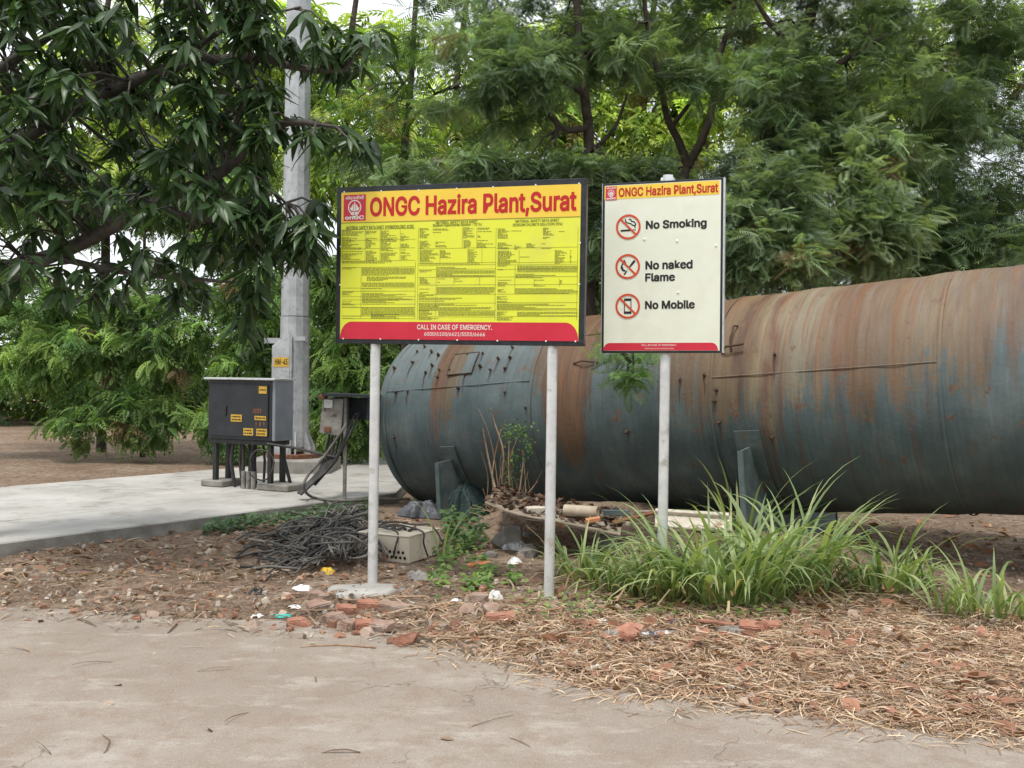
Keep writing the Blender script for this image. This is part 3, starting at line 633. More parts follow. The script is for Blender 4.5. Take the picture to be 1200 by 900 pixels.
# welded repair patch
q = [hit(*p) for p in ((524, 440), (553, 438), (556, 414), (535, 414))]
s0_, s1_ = q[0][0], q[1][0]; p0_, p1_ = q[2][1], q[0][1]
vs = []; 
for r_ in (.0, .012):
    vs += [ringpt(s, p_, T_R+r_) for p_ in np.linspace(p0_, p1_, 6) for s in (s0_, s1_)]
pm = MB(); top = vs[12:]
pm.add(vs, [(12+2*i, 13+2*i, 15+2*i, 14+2*i) for i in range(5)]+[(2*i, 2*i+2, 14+2*i, 12+2*i) for i in range(5)]+[(2*i+1, 13+2*i, 15+2*i, 2*i+3) for i in range(5)]+[(0, 12, 13, 1), (10, 11, 23, 22)]); pm.build('patch_plate', 'tank', tank)
pts = [ringpt(s0_, p_, T_R+.012) for p_ in np.linspace(p0_, p1_, 5)]+[ringpt(s1_, p_, T_R+.012) for p_ in np.linspace(p1_, p0_, 5)]; pts.append(pts[0])
MB().tube(pts, .007, 5).build('weld_seam', 'darkrust', tank)
# bent iron hooks on the right of the shell
def hook(pxs, r=.012):
    pts = []
    for px, py, off in pxs:
        s, ph = hit(px, py); pts.append(ringpt(s, ph, T_R+off))
    MB().tube(pts, r, 6).build('iron_hook', 'darkrust', tank)
hook(((857, 412, .0), (858, 402, .05), (862, 386, .05), (865, 383, .01))); hook(((846, 414, .0), (853, 410, .06), (874, 407, .06)))
hook(((672, 426, .0), (684, 425, .04), (697, 425, .01)), .009)
# saddles: wrapper pad, web and ribs
def saddle(s, wpad, top_phi, base_z):
    mb = MB(); phis = np.linspace(top_phi, 2*PI-top_phi, 40); vs = []
    for ph in phis:
        for s_, r_ in ((s-wpad, T_R+.004), (s-wpad, T_R+.022), (s+wpad, T_R+.022), (s+wpad, T_R+.004)): vs.append(ringpt(s_, ph, r_))
    fs = [(i*4+j, i*4+(j+1) % 4, i*4+4+(j+1) % 4, i*4+4+j) for i in range(39) for j in range(4)]+[(0, 1, 2, 3), (159, 158, 157, 156)]
    mb.add(vs, fs); mb.build('saddle_pad', 'saddle', tank)
    wb = MB(); vs = []; ph2 = np.linspace(top_phi+.14, 2*PI-top_phi-.14, 30); zb = base_z; zt_ = T_R*math.cos(ph2[0])-.03; ye = T_R*1.13
    outl = [(-ye, zt_+(zb-zt_)*i/5) for i in range(6)]+[(-ye+2*ye*(i+1)/19, zb) for i in range(18)]+[(ye, zb+(zt_-zb)*i/5) for i in range(6)]
    for ds in (-.014, .014):
        for ph, (y_, z_) in zip(ph2, outl): vs += [ringpt(s+ds, ph, T_R+.02), (s+ds, y_, z_)]
    n_ = 60
    fs = [(2*i, 2*i+2, 2*i+3, 2*i+1) for i in range(29)]+[(n_+2*i+1, n_+2*i+3, n_+2*i+2, n_+2*i) for i in range(29)]+[(0, 1, n_+1, n_), (58, n_+58, n_+59, 59)]+[(2*i+1, 2*i+3, n_+2*i+3, n_+2*i+1) for i in range(29)]
    wb.add(vs, fs); wb.build('saddle_web', 'saddle', tank)
    for sg in (-1, 1): MB().box((s-.026, min(sg*ye, sg*(ye+.02)), zb), (s+.026, max(sg*ye, sg*(ye+.02)), zt_)).build('saddle_flange', 'saddle', tank)
    MB().box((s-.2, -1.3, zb-.05), (s+.2, 1.3, zb)).build('base_plate', 'saddle', tank)
saddle(2.93, .12, hit(885, 504)[1], -1.42); saddle(-.62, .1, hit(520, 523)[1], -1.16)

# ------------------------------------------------------------------ high mast, plinth
pm_ = G(342, 552, SLAB); mast = thing('high_mast', 'tall pale galvanised lighting mast with a small yellow number plate', 'lamp post', (pm_[0], pm_[1]+.1, SLAB))
mx_, my_ = pm_[0], pm_[1]+.1; mb_ = my_/FPX
def poly_col(z0, z1, r0, r1, n=12, cx=0, cy=0):
    vs = [(cx+r*math.cos(2*PI*(j+.5)/n), cy+r*math.sin(2*PI*(j+.5)/n), z) for z, r in ((z0, r0), (z1, r1)) for j in range(n)]
    return MB().add(vs, [(j, (j+1) % n, n+(j+1) % n, n+j) for j in range(n)]+[tuple(range(n-1, -1, -1)), tuple(range(n, 2*n))])
poly_col(.36, 2.3, .222, .214).build('lower_section', 'zinc', mast); poly_col(2.31, 12, .207, .15).build('upper_section', 'zinc', mast)
cx_ = -.19
db = MB(); 
vs = [(-.30, -.17, .2), (-.02, -.245, .2), (-.02, -.245, 2.02), (-.30, -.17, 1.86), (-.30, .12, .2), (-.05, .12, .2), (-.05, .12, 2.1), (-.30, .12, 1.92)]
db.add(vs, [(0, 1, 2, 3), (4, 7, 6, 5), (0, 3, 7, 4), (1, 5, 6, 2), (3, 2, 6, 7), (0, 4, 5, 1)]); db.build('door_housing', 'zinc', mast)
MB().box((-.012, -.26, .25), (.012, -.2, 2.0)).build('door_seam_strip', 'zinc', mast)
mp_ = Matrix.Translation((-.145, -.214, 1.62)) @ Matrix.Rotation(-.26, 4, 'Z')
pl = MB().box((-.13, -.004, -.07), (.115, .004, .07)).build('number_plate', 'sticker', mast, mp_)
t = MB(); text_into(t, 'HM-45', -.105, .1, -.04, .045, -.0055, .02); t.build('lettering', 'black', pl)
MB().box((.205, -.24, 1.92), (.235, -.1, 2.0)).build('bracket', 'zinc', mast); MB().box((.06, -.3, 1.94), (.22, -.24, 2.0)).build('bracket', 'zinc', mast); MB().box((-.44, -.08, 1.9), (-.2, -.02, 1.98)).build('bracket', 'zinc', mast)
for a in range(8):
    m = Matrix.Rotation(a*PI/4+.3, 4, 'Z'); MB().add([(.2, -.01, .0), (.32, -.01, .0), (.32, -.01, .1), (.2, -.01, .38), (.2, .01, .0), (.32, .01, .0), (.32, .01, .1), (.2, .01, .38)],
      [(0, 1, 2, 3), (7, 6, 5, 4), (0, 4, 5, 1), (1, 5, 6, 2), (2, 6, 7, 3), (3, 7, 4, 0)]).build('gusset', 'zinc', mast, m @ Matrix.Translation((0, 0, .255)))
poly_col(.205, .26, .40, .40, 24).build('base_flange', 'rust', mast)
pn = MB().box((-.55, -.5, -.05), (.62, .55, .2), bev=.03).build('concrete_plinth', 'darkconc'); pn.location = (mx_, my_, SLAB); tag(pn, 'low square concrete plinth under the galvanised mast', 'plinth')

# ------------------------------------------------------------------ electrical cabinet at the left
zc = 12.5; c0 = G(338, 577, SLAB); cab = thing('electrical_cabinet', 'dark grey electrical cabinet on legs with yellow warning stickers', 'cabinet', (c0[0], c0[1], SLAB), math.radians(-24))
# corner between front and right side stands at x=317 in the photograph; the front runs left, the side runs right
kx = c0[1]/FPX
def czz(py): return (G(317, 577, SLAB)[2]) + (577-py)*kx
SW, SD, z0, z1 = 1.0, .36, czz(518)-.13, czz(446)-.13
Lx = -.26
def cbox(lo, hi, name, mat, bev=.006, parent=None): return MB().box(lo, hi, bev=bev).build(name, mat, parent or cab)
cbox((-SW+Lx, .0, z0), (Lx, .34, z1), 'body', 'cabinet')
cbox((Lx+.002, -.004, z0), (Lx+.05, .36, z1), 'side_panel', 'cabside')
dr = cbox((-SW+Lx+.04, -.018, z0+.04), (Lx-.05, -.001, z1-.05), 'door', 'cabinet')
cbox((-SW+Lx-.04, -.05, z1), (Lx+.07, .4, z1+.025), 'rain_hood', 'alu', .004)
def sticker(x0, x1, za, zb_, rows, red=False):
    s_ = MB().box((x0, -.0225, za), (x1, -.0182, zb_)).build('sticker', 'sticker', dr); mbk = MB(); n_ = rows
    for r_ in range(n_):
        zz = zb_-(r_+.7)*(zb_-za)/(n_+.4); x = x0+.015
        while x < x1-.02:
            x2 = min(x+pr.uniform(.015, .05), x1-.012); mbk.rect(x, x2, zz-.008, zz+.008, -.0238); x = x2+.008
    mbk.build('sticker_print', 'black', dr)['kind'] = 'stuff'
H_ = z1-z0
sticker(Lx-.19, Lx-.07, z0+H_*.78, z0+H_*.9, 1); sticker(Lx-.25, Lx-.075, z0+H_*.34, z0+H_*.41, 1); sticker(Lx-.22, Lx-.06, z0+H_*.08, z0+H_*.2, 2); sticker(Lx-.42, Lx-.27, z0+H_*.08, z0+H_*.2, 2); sticker(Lx-.62, Lx-.45, z0+H_*.3, z0+H_*.42, 2)
mbk = MB()
for i in range(4): mbk.rect(Lx-.28+i*.035, Lx-.255+i*.035, z0+H_*.45, z0+H_*.53, -.0195)
for i in range(3): mbk.rect(Lx-.24+i*.06, Lx-.215+i*.06, z0+H_*.24, z0+H_*.31, -.0195)
mbk.build('red_marking', 'rust', dr)['kind'] = 'stuff'
cbox((-.72+Lx, -.034, z0+.3), (-.69+Lx, -.0185, z0+.42), 'handle', 'blackmetal', .003, dr)
for x, y in ((Lx-.06, .06), (Lx-.06, .3), (Lx-SW+.08, .06), (Lx-SW+.08, .3)): cbox((x-.03, y-.03, .08), (x+.03, y+.03, z0), 'leg', 'blackmetal', .004)
cbox((Lx-SW, .02, z0-.06), (Lx+.02, .34, z0-.002), 'base_frame', 'blackmetal', .004)
MB().tube([(Lx-.02, .2, z0-.05), (Lx+.1, .25, .08)], .022, 8).build('brace', 'blackmetal', cab)
cbox((Lx-.22, -.02, 0), (Lx+.26, .4, .085), 'footing', 'darkconc', .015); cbox((Lx-SW-.1, -.02, 0), (Lx-SW+.25, .4, .085), 'footing', 'darkconc', .015)
# cables dropping out of the cabinet floor into stub pipes
for i in range(7):
    x = Lx-.3-.06*i+random.uniform(-.02, .02); yy = .1+random.uniform(0, .12)
    MB().tube([(x, yy, z0), (x+random.uniform(-.05, .05), yy-.02, z0*.55), (x+random.uniform(-.02, .02), yy, .0)], random.uniform(.012, .026), 7).build('cable', 'cable', cab)
for i in range(3):
    x = Lx-.3-.075*i; MB().tube([(x, .03, 0), (x, .03, .22)], .03, 10).build('stub_pipe', 'oldboard', cab)
th_ = np.linspace(-2.6, 2.9, 26); MB().tube([(Lx-.12+.19*math.cos(a), -.05+.02*math.sin(3*a), .32+.19*math.sin(a)) for a in th_], .011, 6).build('cable', 'cable', cab)

# ------------------------------------------------------------------ old junction box on a post
jb = G(404, 585, SLAB); kx = jb[1]/FPX; J = thing('junction_box', 'weathered grey open junction box on a thin angle iron post', 'box', (jb[0], jb[1], SLAB), math.radians(-8))
jz = lambda py: (585-py)*kx; jx = lambda px: (px-404)*kx
MB().box((-.02, -.02, -.1), (.015, .015, jz(466))).build('post', 'oldboard', J)
b_ = MB(); b_.add([(jx(374), -.06, jz(507)), (jx(399), -.04, jz(511)), (jx(402), -.04, jz(467)), (jx(378), -.06, jz(468)), (jx(374), .3, jz(505)), (jx(399), .3, jz(509)), (jx(402), .3, jz(466)), (jx(378), .3, jz(466))],
   [(0, 1, 2, 3), (7, 6, 5, 4), (0, 3, 7, 4), (1, 5, 6, 2), (3, 2, 6, 7), (0, 4, 5, 1)]); b_.build('side_panel', 'oldboard', J)
MB().box((jx(380), -.072, jz(506)), (jx(388), -.052, jz(500)), bev=.003).build('hinge', 'rust', J); MB().box((jx(380), -.075, jz(478)), (jx(390), -.055, jz(468)), bev=.003).build('hinge', 'alu', J)
MB().box((jx(404), .12, jz(492)), (jx(431), .15, jz(466))).build('back_panel', 'darkblue', J); MB().box((jx(431), -.05, jz(492)), (jx(433), .15, jz(466))).build('door', 'darkblue', J)
MB().box((jx(376), -.12, jz(464.5)), (jx(436), .34, jz(461.5)), Matrix.Rotation(.02, 4, 'Y')).build('lid', 'cabinet', J)
MB().box((jx(411), .1, jz(486)), (jx(414), .118, jz(484)), bev=.002).build('terminal', 'whitepl', J)
MB().box((jx(373), -.08, jz(468)), (jx(382), .0, jz(462.5)), bev=.01).build('cap_stone', 'rust', J)
for i in range(5):
    x = jx(383+i*4.2); MB().tube([(x, .05, jz(509)), (x-.04, .03, jz(530)), (jx(376)+i*.02, -.1, jz(552)), (jx(352+i*2), -.15-.03*i, jz(578))], .016, 7).build('cable', 'cable', J)
for i in range(2): MB().tube([(jx(418-i*5), .08, jz(484)), (jx(411-i*4), .0, jz(505)), (jx(395), -.08, jz(540)), (jx(372), -.14, jz(568))], .015, 7).build('cable', 'cable', J)
def curve_pts(ctrl, n=6):
    c = [Vector(ctrl[0])]+[Vector(p) for p in ctrl]+[Vector(ctrl[-1])]; o = []
    for i in range(1, len(c)-2):
        for t in np.linspace(0, 1, n, endpoint=False):
            p0, p1, p2, p3 = c[i-1:i+3]; o.append(.5*((2*p1)+(p2-p0)*t+(2*p0-5*p1+4*p2-p3)*t*t+(3*p1-p0-3*p2+p3)*t**3))
    return o+[c[-2]]
cz = SLAB+.02
lc = MB().tube(curve_pts([P(406, 497, jb[1]-.05), P(380, 535, jb[1]-.2), P(361, 557, jb[1]-.3), P(356, 572, jb[1]-.35), G(365, 582, cz), G(384, 586, cz), G(412, 587, cz), G(440, 585, .1), G(480, 585, .08)]), .017, 8).build('looping_cable', 'greycable')
tag(lc, 'single dusty cable looping from the junction box down across the slab edge', 'cable')
cc_ = MB().tube([P(313, 520, c0[1]+.1), P(347, 525, c0[1]+.05), P(375, 532, jb[1]-.05), P(392, 536, jb[1])], .017, 8).build('slung_conduit', 'cable'); tag(cc_, 'straight black conduit slung from the cabinet to the junction box', 'cable')

# ------------------------------------------------------------------ cable heap and cream box
ch = thing('cable_heap', 'tangled heap of black cable offcuts in front of the cream box', 'cables', on(360, 655)); chl = Vector(ch.location)
def heap(px, py): return on(px, py)
for i in range(95):
    y_ = random.uniform(-.15, 1); xs = random.uniform(270, 390); xe = random.uniform(392, 455); pts = []
    pyb = 666-40*y_; n_ = 8
    for j in range(n_):
        f = j/(n_-1); px = xs+(xe-xs)*f; hgt = .02+.24*math.exp(-((px-412)/50)**2)*(random.uniform(.25, 1)) * (1-.4*y_)
        p = on(px, pyb-(10+14*y_)*f+random.uniform(-5, 5)+6*math.sin(f*random.choice((4, 6, 8))+i)); p.z += hgt+random.uniform(-.02, .03); pts.append(p-chl)
    MB().tube(curve_pts(pts, 4), random.uniform(.004, .011), 6).build('cable', random.choice(['cable', 'greycable']), ch)
for i in range(10):
    px, py = random.uniform(330, 420), random.uniform(625, 668); c = on(px, py); r_ = random.uniform(.12, .3); a0_ = random.uniform(0, 6)
    pts = [c-chl+Vector((r_*math.cos(a0_+a), r_*.7*math.sin(a0_+a), .03+.2*abs(math.sin(a*.5)))) for a in np.linspace(0, random.uniform(2.5, 5.5), 9)]
    MB().tube(curve_pts(pts, 3), .009, 6).build('cable', 'greycable', ch)
bx = on(478.5, 661); bang = math.atan2(-.2, .45)
box = thing('cream_terminal_box', 'cream metal terminal box with rows of round cable holes lying by the left post', 'box', bx, -math.radians(25))
BW, BD, BH = .50, .52, .235
MB().box((-BW, 0, 0), (0, BD, BH-.012), bev=.006).build('body', 'creambox', box); MB().box((-BW-.008, -.008, BH-.012), (.008, BD+.008, BH), bev=.003).build('lid', 'creambox', box)
hm = MB().disc((0, 0), .0135, 0, 0, 14).mesh('cable_hole'); hm.materials.append(MT['black'])
for r_ in range(2):
    for i in range(10):
        link('cable_hole', hm, None, box, Matrix.Translation((-.035-i*.043-.018*r_, -.0025, .045+.045*r_)))
for i, (x, y) in enumerate(((-.12, .2), (-.17, .24), (-.22, .2), (-.27, .27), (-.15, .31), (-.1, .29), (-.3, .2), (-.24, .33))):
    a = random.uniform(0, 3); MB().tube([(x, y, BH-.002), (x+.008*math.cos(a), y, BH+.012), (x+.045*math.cos(a), y+.045*math.sin(a), BH+.02)], [.014, .014, .011], 8).build('cable_gland', random.choice(['brownknob', 'brownknob', 'blackmetal']), box)
dc = thing('draped_cables', 'few black cables draped over the cream box lid', 'cables', bx); dcl = Vector(bx)
bm_ = Matrix.Translation(bx) @ Matrix.Rotation(-math.radians(25), 4, 'Z')
def bl(x, y, z): return bm_ @ Vector((x, y, z))-dcl
for pts in ([bl(-.6, .2, .1), bl(-.5, .2, BH+.02), bl(-.3, .1, BH+.03), bl(-.12, .02, BH+.015), bl(-.11, -.03, .14), bl(-.13, -.03, .05)],
            [bl(-.6, .3, .18), bl(-.4, .35, BH+.02), bl(-.15, .3, BH+.02), bl(0.015, .22, BH), bl(.03, .2, .15), bl(.05, .24, .03)],
            [bl(-.62, .05, .2), bl(-.45, .08, BH+.03), bl(-.33, -.02, BH+.0), bl(-.31, -.035, .1), bl(-.38, -.06, .02)],
            [bl(-.7, .4, .15), bl(-.45, .42, BH+.03), bl(-.2, .45, BH+.02), bl(.0, .4, BH+.03), bl(.12, .45, .06)],
            [bl(-.6, .1, .22), bl(-.4, .2, BH+.02), bl(-.25, .12, BH+.02), bl(-.2, .22, BH+.02), bl(-.34, .3, BH+.02), bl(-.6, .24, .2)]):
    MB().tube(curve_pts(pts, 5), .008, 6).build('cable', 'cable', dc)
# concrete collar round the left post foot
fo = on(427, 693); mbf = MB(); n_ = 40; vs = []
for k, (rr, z) in enumerate(((1.04, -.05), (1.0, .018), (.9, .032), (.0, .036))):
    for j in range(n_):
        a = 2*PI*j/n_; q_ = (.255+.035*math.sin(2*a+.5)+.018*math.sin(5*a)+.01*math.sin(9*a+1))*rr; vs.append((q_*math.cos(a), q_*.82*math.sin(a), z+.004*math.sin(3*a)))
mbf.add(vs, [(i*n_+j, i*n_+(j+1) % n_, i*n_+n_+(j+1) % n_, i*n_+n_+j) for i in range(3) for j in range(n_)], True)
ft = mbf.build('concrete_footing', 'concrete'); ft.location = fo+Vector((0, 0, -.008)); tag(ft, 'flat round concrete footing at the base of the left sign post', 'footing')
# ------------------------------------------------------------------ crumpled sheets, stones, bricks
def crumple(sx, sy, h, seed, n=12, fold=1.0, dw=.25, zw=.38):
    r = np.random.default_rng(seed); u, v = np.meshgrid(np.linspace(-1, 1, n), np.linspace(-1, 1, n))
    m_ = np.maximum(np.abs(u), np.abs(v)); rr = np.sqrt(u*u+v*v)+1e-6; u, v = u*m_/rr, v*m_/rr                # square grid to disc
    ang = np.arctan2(v, u); e = 1-.22*np.sin(ang*2+r.uniform(0, 6))-.16*np.sin(ang*5+r.uniform(0, 6))-.1*np.sin(ang*9+r.uniform(0, 6)); x, y = u*e, v*e
    z = np.zeros_like(u); dome = np.sqrt(np.clip(1-m_**2, 0, 1))
    for k in range(7):
        d = r.normal(size=2)*(1.4+.7*k)*fold; c = r.uniform(-.6, .6, 2); z = z+(1-np.abs(np.sin(((u-c[0])*d[0]+(v-c[1])*d[1])+r.uniform(0, 6))))**1.5/(1.3+.45*k)
    z = h*(dw*dome+zw*z*(.25+.75*dome)); j_ = 8/n; z += r.uniform(-.09, .09, z.shape)*h*j_; x += r.uniform(-.08, .08, z.shape)*j_; y += r.uniform(-.08, .08, z.shape)*j_
    V = np.stack([x*sx, y*sy, np.maximum(z-.1*h, .002)], -1).reshape(-1, 3); idx = np.arange(n*n).reshape(n, n)
    Q = np.stack([idx[:-1, :-1], idx[:-1, 1:], idx[1:, 1:], idx[1:, :-1]], -1).reshape(-1, 4); return npmesh('sheet', V, Q)
def scrap(name, label, cat, px, py, sx, sy, h, mat, seed, rz=0, n=10, group=None, fold=1.0, dw=.25, zw=.38):
    o = link(name, crumple(sx, sy, h, seed, n, fold, dw, zw), mat); o.location = on(px, py); o.rotation_euler = (random.uniform(-.1, .1), random.uniform(-.1, .1), rz); return tag(o, label, cat, group)
scrap('plastic_scrap', 'small turquoise plastic scrap lying at the road edge', 'litter', 332, 723, .06, .04, .05, 'turq', 1)
scrap('snack_packet', 'crumpled yellow and orange packet beside the cable heap', 'litter', 383, 672, .07, .05, .1, 'yellowpk', 2)
scrap('plastic_bag', 'crumpled white plastic bag left of the round concrete footing', 'litter', 354, 691, .08, .06, .06, 'whitepl', 3)
scrap('plastic_bag', 'small black plastic bag at the left end of the rubble', 'litter', 302, 696, .06, .05, .07, 'blackpl', 4)
scrap('paper_scrap', 'folded white paper scrap standing on the rubble left of the right post', 'litter', 580, 702, .045, .035, .1, 'whitepl', 5)
scrap('wrapper', 'flat blue and white wrapper lying on the straw', 'litter', 772, 742, .13, .05, .03, 'bluewhite', 6, .2)
scrap('wrapper', 'small bright blue wrapper at the foot of the tall grass', 'litter', 786, 731, .04, .03, .04, 'bluepl', 7)
scrap('bottle_cap', 'small red plastic cap below the tall grass', 'litter', 848, 745, .022, .02, .035, 'redpl', 8)
scrap('paper_scrap', 'white scrap on the straw near the road at the far right', 'litter', 902, 811, .06, .035, .03, 'whitepl', 9)
scrap('foil_scrap', 'crumpled grey foil scrap between the cream box and the footing', 'litter', 488, 679, .09, .07, .13, 'stone', 10)
scrap('plastic_bag', 'pale grey plastic bag crumpled over the stones under the board', 'litter', 600, 642, .15, .1, .13, 'greypl', 11)
scrap('plastic_bag', 'small white plastic bag in front of the grey stones', 'litter', 603, 660, .07, .05, .07, 'whitepl', 12)
scrap('tarpaulin', 'crumpled dark teal tarpaulin heaped against the tank saddle', 'tarpaulin', 540, 606, .26, .2, .4, 'tarp', 13, .3, 34, None, .6, .55, .26)
scrap('tarpaulin', 'dark grey plastic sheeting bunched under the left end of the tank', 'tarpaulin', 494, 606, .2, .17, .22, 'greypl', 14, 0, 28, None, .9, .7, .2).data.materials[0] = MT['darkblue2']
scrap('plastic_scrap', 'small blue plastic piece behind the cream box', 'litter', 503, 603, .04, .03, .07, 'bluepl', 15)
scrap('plastic_sheet', 'black plastic sheet crumpled beneath the left corner of the board', 'litter', 566, 612, .16, .12, .14, 'blackpl', 16, 0, 14)
for k, (px, py, s_, lab) in enumerate(((345, 712, .05, 'small white paper bit above the turquoise scrap'), (301, 723, .04, 'white paper bit at the left edge of the gravel'), (535, 704, .05, 'white paper bit right of the footing beside a dry stem'),
    (614, 716, .05, 'white paper bit just left of the right post foot'), (700, 727, .07, 'white crumpled paper on straw right of the right post'), (700, 783, .05, 'pale paper bit lying on straw nearest the road'), (672, 766, .04, 'thin white bit on the straw below the right post'))):
    scrap('paper_scrap', lab, 'litter', px, py, s_, s_*.7, .03, 'whitepl', 30+k, k, 7)
def rock(s, seed, n=2, rough=.22):
    r = np.random.default_rng(seed); import bmesh
    bm = bmesh.new(); bmesh.ops.create_icosphere(bm, subdivisions=n, radius=1); ds = unit(14); of = r.uniform(.5, .85, 14)
    for v in bm.verts:
        p = np.array(v.co)
        for d, o_ in zip(ds, of):
            t = p@d
            if t > o_: p = p-d*(t-o_)
        v.co = Vector(p*np.array(s))
    me = bpy.data.meshes.new('stone'); bm.to_mesh(me); bm.free(); return me
for k, (px, py, s_, m_, lab) in enumerate(((588, 640, (.13, .1, .1), 'stone', 'dark grey stone left in the pile under the board'), (617, 652, (.14, .1, .09), 'stone', 'flat dark stone right of the grey bag under the board'), (620, 636, (.12, .1, .1), 'stone', 'large dark stone at the back of the pile under the board'),
     (576, 653, (.08, .06, .05), 'stone', 'small stone before the pile near the creeper'), (548, 720, (.08, .06, .06), 'brick_dull', 'brownish clod of earth in the middle of the rubble'), (575, 717, (.1, .07, .06), 'brick_dull', 'wide grey brown clod left of the loose brick'), (868, 742, (.16, .07, .045), 'stone', 'long flat grey stone on straw before the tall grass'), (715, 746, (.06, .05, .035), 'stone', 'small dark stone on the straw'))):
    o = link('stone', rock(s_, k), m_); p = on(px, py); o.location = p+Vector((0, 0, s_[2]*.35)); o.rotation_euler = (0, 0, k); tag(o, lab, 'stone', 'loose stones')
def brick_mesh(seed, frac=1.0):
    import bmesh
    r = random.Random(seed); bm = bmesh.new(); bmesh.ops.create_cube(bm, size=1)
    for v in bm.verts: v.co = Vector((v.co.x*.19*frac, v.co.y*.088, v.co.z*.06))
    bmesh.ops.bevel(bm, geom=bm.edges[:], offset=.007, segments=2, affect='EDGES'); bmesh.ops.subdivide_edges(bm, edges=[e for e in bm.edges if e.calc_length() > .04], cuts=2)
    for v in bm.verts:
        v.co += Vector([r.uniform(-.0028, .0028) for _ in range(3)])
        if frac < .95 and v.co.x > .05*frac: v.co.x += .03*math.sin(v.co.y*40+seed)+.02*math.sin(v.co.z*60+seed*2)
    me = bpy.data.meshes.new('brick'); bm.to_mesh(me); bm.free(); return me
for k, (px, py, rz, rx_, fr, m_, lab) in enumerate((
    (476, 757, .65, -.35, .75, 'brick', 'half brick tilted on the straw nearest to the road'), (585, 729, .1, .05, .9, 'brick', 'red brick lying flat in the middle between the two sign posts'), (404, 720, .5, .2, .6, 'brick', 'red broken brick just below the round footing'),
    (369, 717, .9, .35, .75, 'brick_dull', 'dusty brick propped on edge left of the footing'), (372, 703, .3, .1, .7, 'brick_dull', 'dusty brick lying above the propped brick'), (430, 738, .4, .15, .8, 'brick', 'brick in the row below the footing with a pale face'),
    (408, 738, 1.1, .1, .7, 'brick_dull', 'dull brick at the left of the row below the footing'), (445, 740, -.4, .2, .7, 'brick_dull', 'dull brick at the right of the row below the footing'), (392, 728, .2, 0, .6, 'brick_dull', 'brick fragment between the propped brick and the brick row'),
    (458, 716, .1, .1, .9, 'brick_dull', 'dusty brick half buried right below the footing'), (432, 713, -.1, .05, .8, 'brick', 'red brick slab pressed against the front of the footing'), (880, 742, -.2, .3, .8, 'brick', 'brick pushed under the tall grass at the right'),
    (905, 740, .3, .2, .6, 'brick', 'reddish brick piece at the right edge below the grass'), (735, 752, .8, .2, .5, 'brick', 'broken brick piece on the straw below the white scrap'), (347, 735, .2, .05, .6, 'brick', 'brick piece by the road edge right of the turquoise scrap'), (560, 705, -.3, .1, .6, 'brick_dull', 'brick fragment between creeper and white paper'))):
    o = link('brick', brick_mesh(k, fr), m_); p = on(px, py); o.location = p+Vector((0, 0, .022+abs(rx_)*.04)); o.rotation_euler = (rx_, random.uniform(-.15, .15), rz); tag(o, lab, 'brick', 'loose bricks in the rubble')
def shard(name, label, cat, px, py, pts, th, mat, rot, up=.02):
    mb = MB(); n_ = len(pts); vs = [(x, y, th+.012*math.sin(x*20)) for x, y in pts]+[(x, y, .012*math.sin(x*20)) for x, y in pts]
    mb.add(vs, [tuple(range(n_)), tuple(range(2*n_-1, n_-1, -1))]+[(i, n_+i, n_+(i+1) % n_, (i+1) % n_) for i in range(n_)]); o = mb.build(name, mat); p = on(px, py); p.z += up; o.location = p; o.rotation_euler = rot; return tag(o, label, cat)
shard('tile_shard', 'orange terracotta tile shard in front of the small white bag', 'tile', 561, 665, [(-.09, -.02), (.09, -.035), (.1, .02), (.02, .05), (-.1, .03)], .015, 'terracotta', (.15, 0, .1))
shard('tile_shard', 'brownish terracotta sheet piece lying on straw beneath the tall grass', 'tile', 850, 735, [(-.2, -.03), (.05, -.06), (.24, -.03), (.2, .05), (-.1, .06)], .012, 'terracotta', (.1, .05, -.15)).data.materials[0] = MT['brick']
shard('tile_shard', 'reddish thin slab leaning in the straw pile', 'tile', 735, 745, [(-.12, -.05), (.04, -.07), (.12, .0), (.06, .07), (-.1, .05)], .015, 'brick', (.25, -.1, .4))
# ------------------------------------------------------------------ warped plywood with debris, pipe, pale board
by0 = 8.55
def B3(px, py, Y): return Vector(P(px, py, Y))
f0, f1, f2, f3 = B3(568, 589, 8.95), B3(608, 603, 8.7), B3(660, 612, 8.6), B3(727, 627, 8.5)
pw = thing('plywood_sheet', 'warped weathered plywood sheet raised off the ground before the tank', 'board', (f1+f3)/2); pl_ = Vector(pw.location)
def sheet(front, depth, th, drop, nv=5, dz=.03, lift=0):
    fr = curve_pts(front, 6); mb = MB(); vs = []; n_ = len(fr)
    for z_ in (0, -th):
        for j in range(nv):
            f = j/(nv-1)
            for i, p in enumerate(fr): vs.append(p-pl_+Vector((.12*f, depth*f, z_-drop+dz*math.sin(i*.7+f*3)*f*.4+lift*f+random.uniform(-.003, .003))))
    fs = []; o_ = n_*nv
    for j in range(nv-1):
        for i in range(n_-1): a = j*n_+i; fs += [(a, a+1, a+n_+1, a+n_), (o_+a, o_+a+n_, o_+a+n_+1, o_+a+1)]
    for i in range(n_-1): fs += [(i, o_+i, o_+i+1, i+1), (o_-n_+i, o_-n_+i+1, 2*o_-n_+i+1, 2*o_-n_+i)]
    for j in range(nv-1): a = j*n_; b = a+n_-1; fs += [(a, a+n_, o_+a+n_, o_+a), (b, o_+b, o_+b+n_, b+n_)]
    return mb.add(vs, fs)
sheet([f0, f1, f2, f3], .9, .011, 0, lift=.05).build('top_ply', 'plank', pw); sheet([f0+Vector((.12, .01, 0)), f1+Vector((.03, 0, -.004)), f2+Vector((.02, .01, 0)), f3], .9, .009, .018, lift=.05).build('lower_ply', 'plank', pw)
T = []
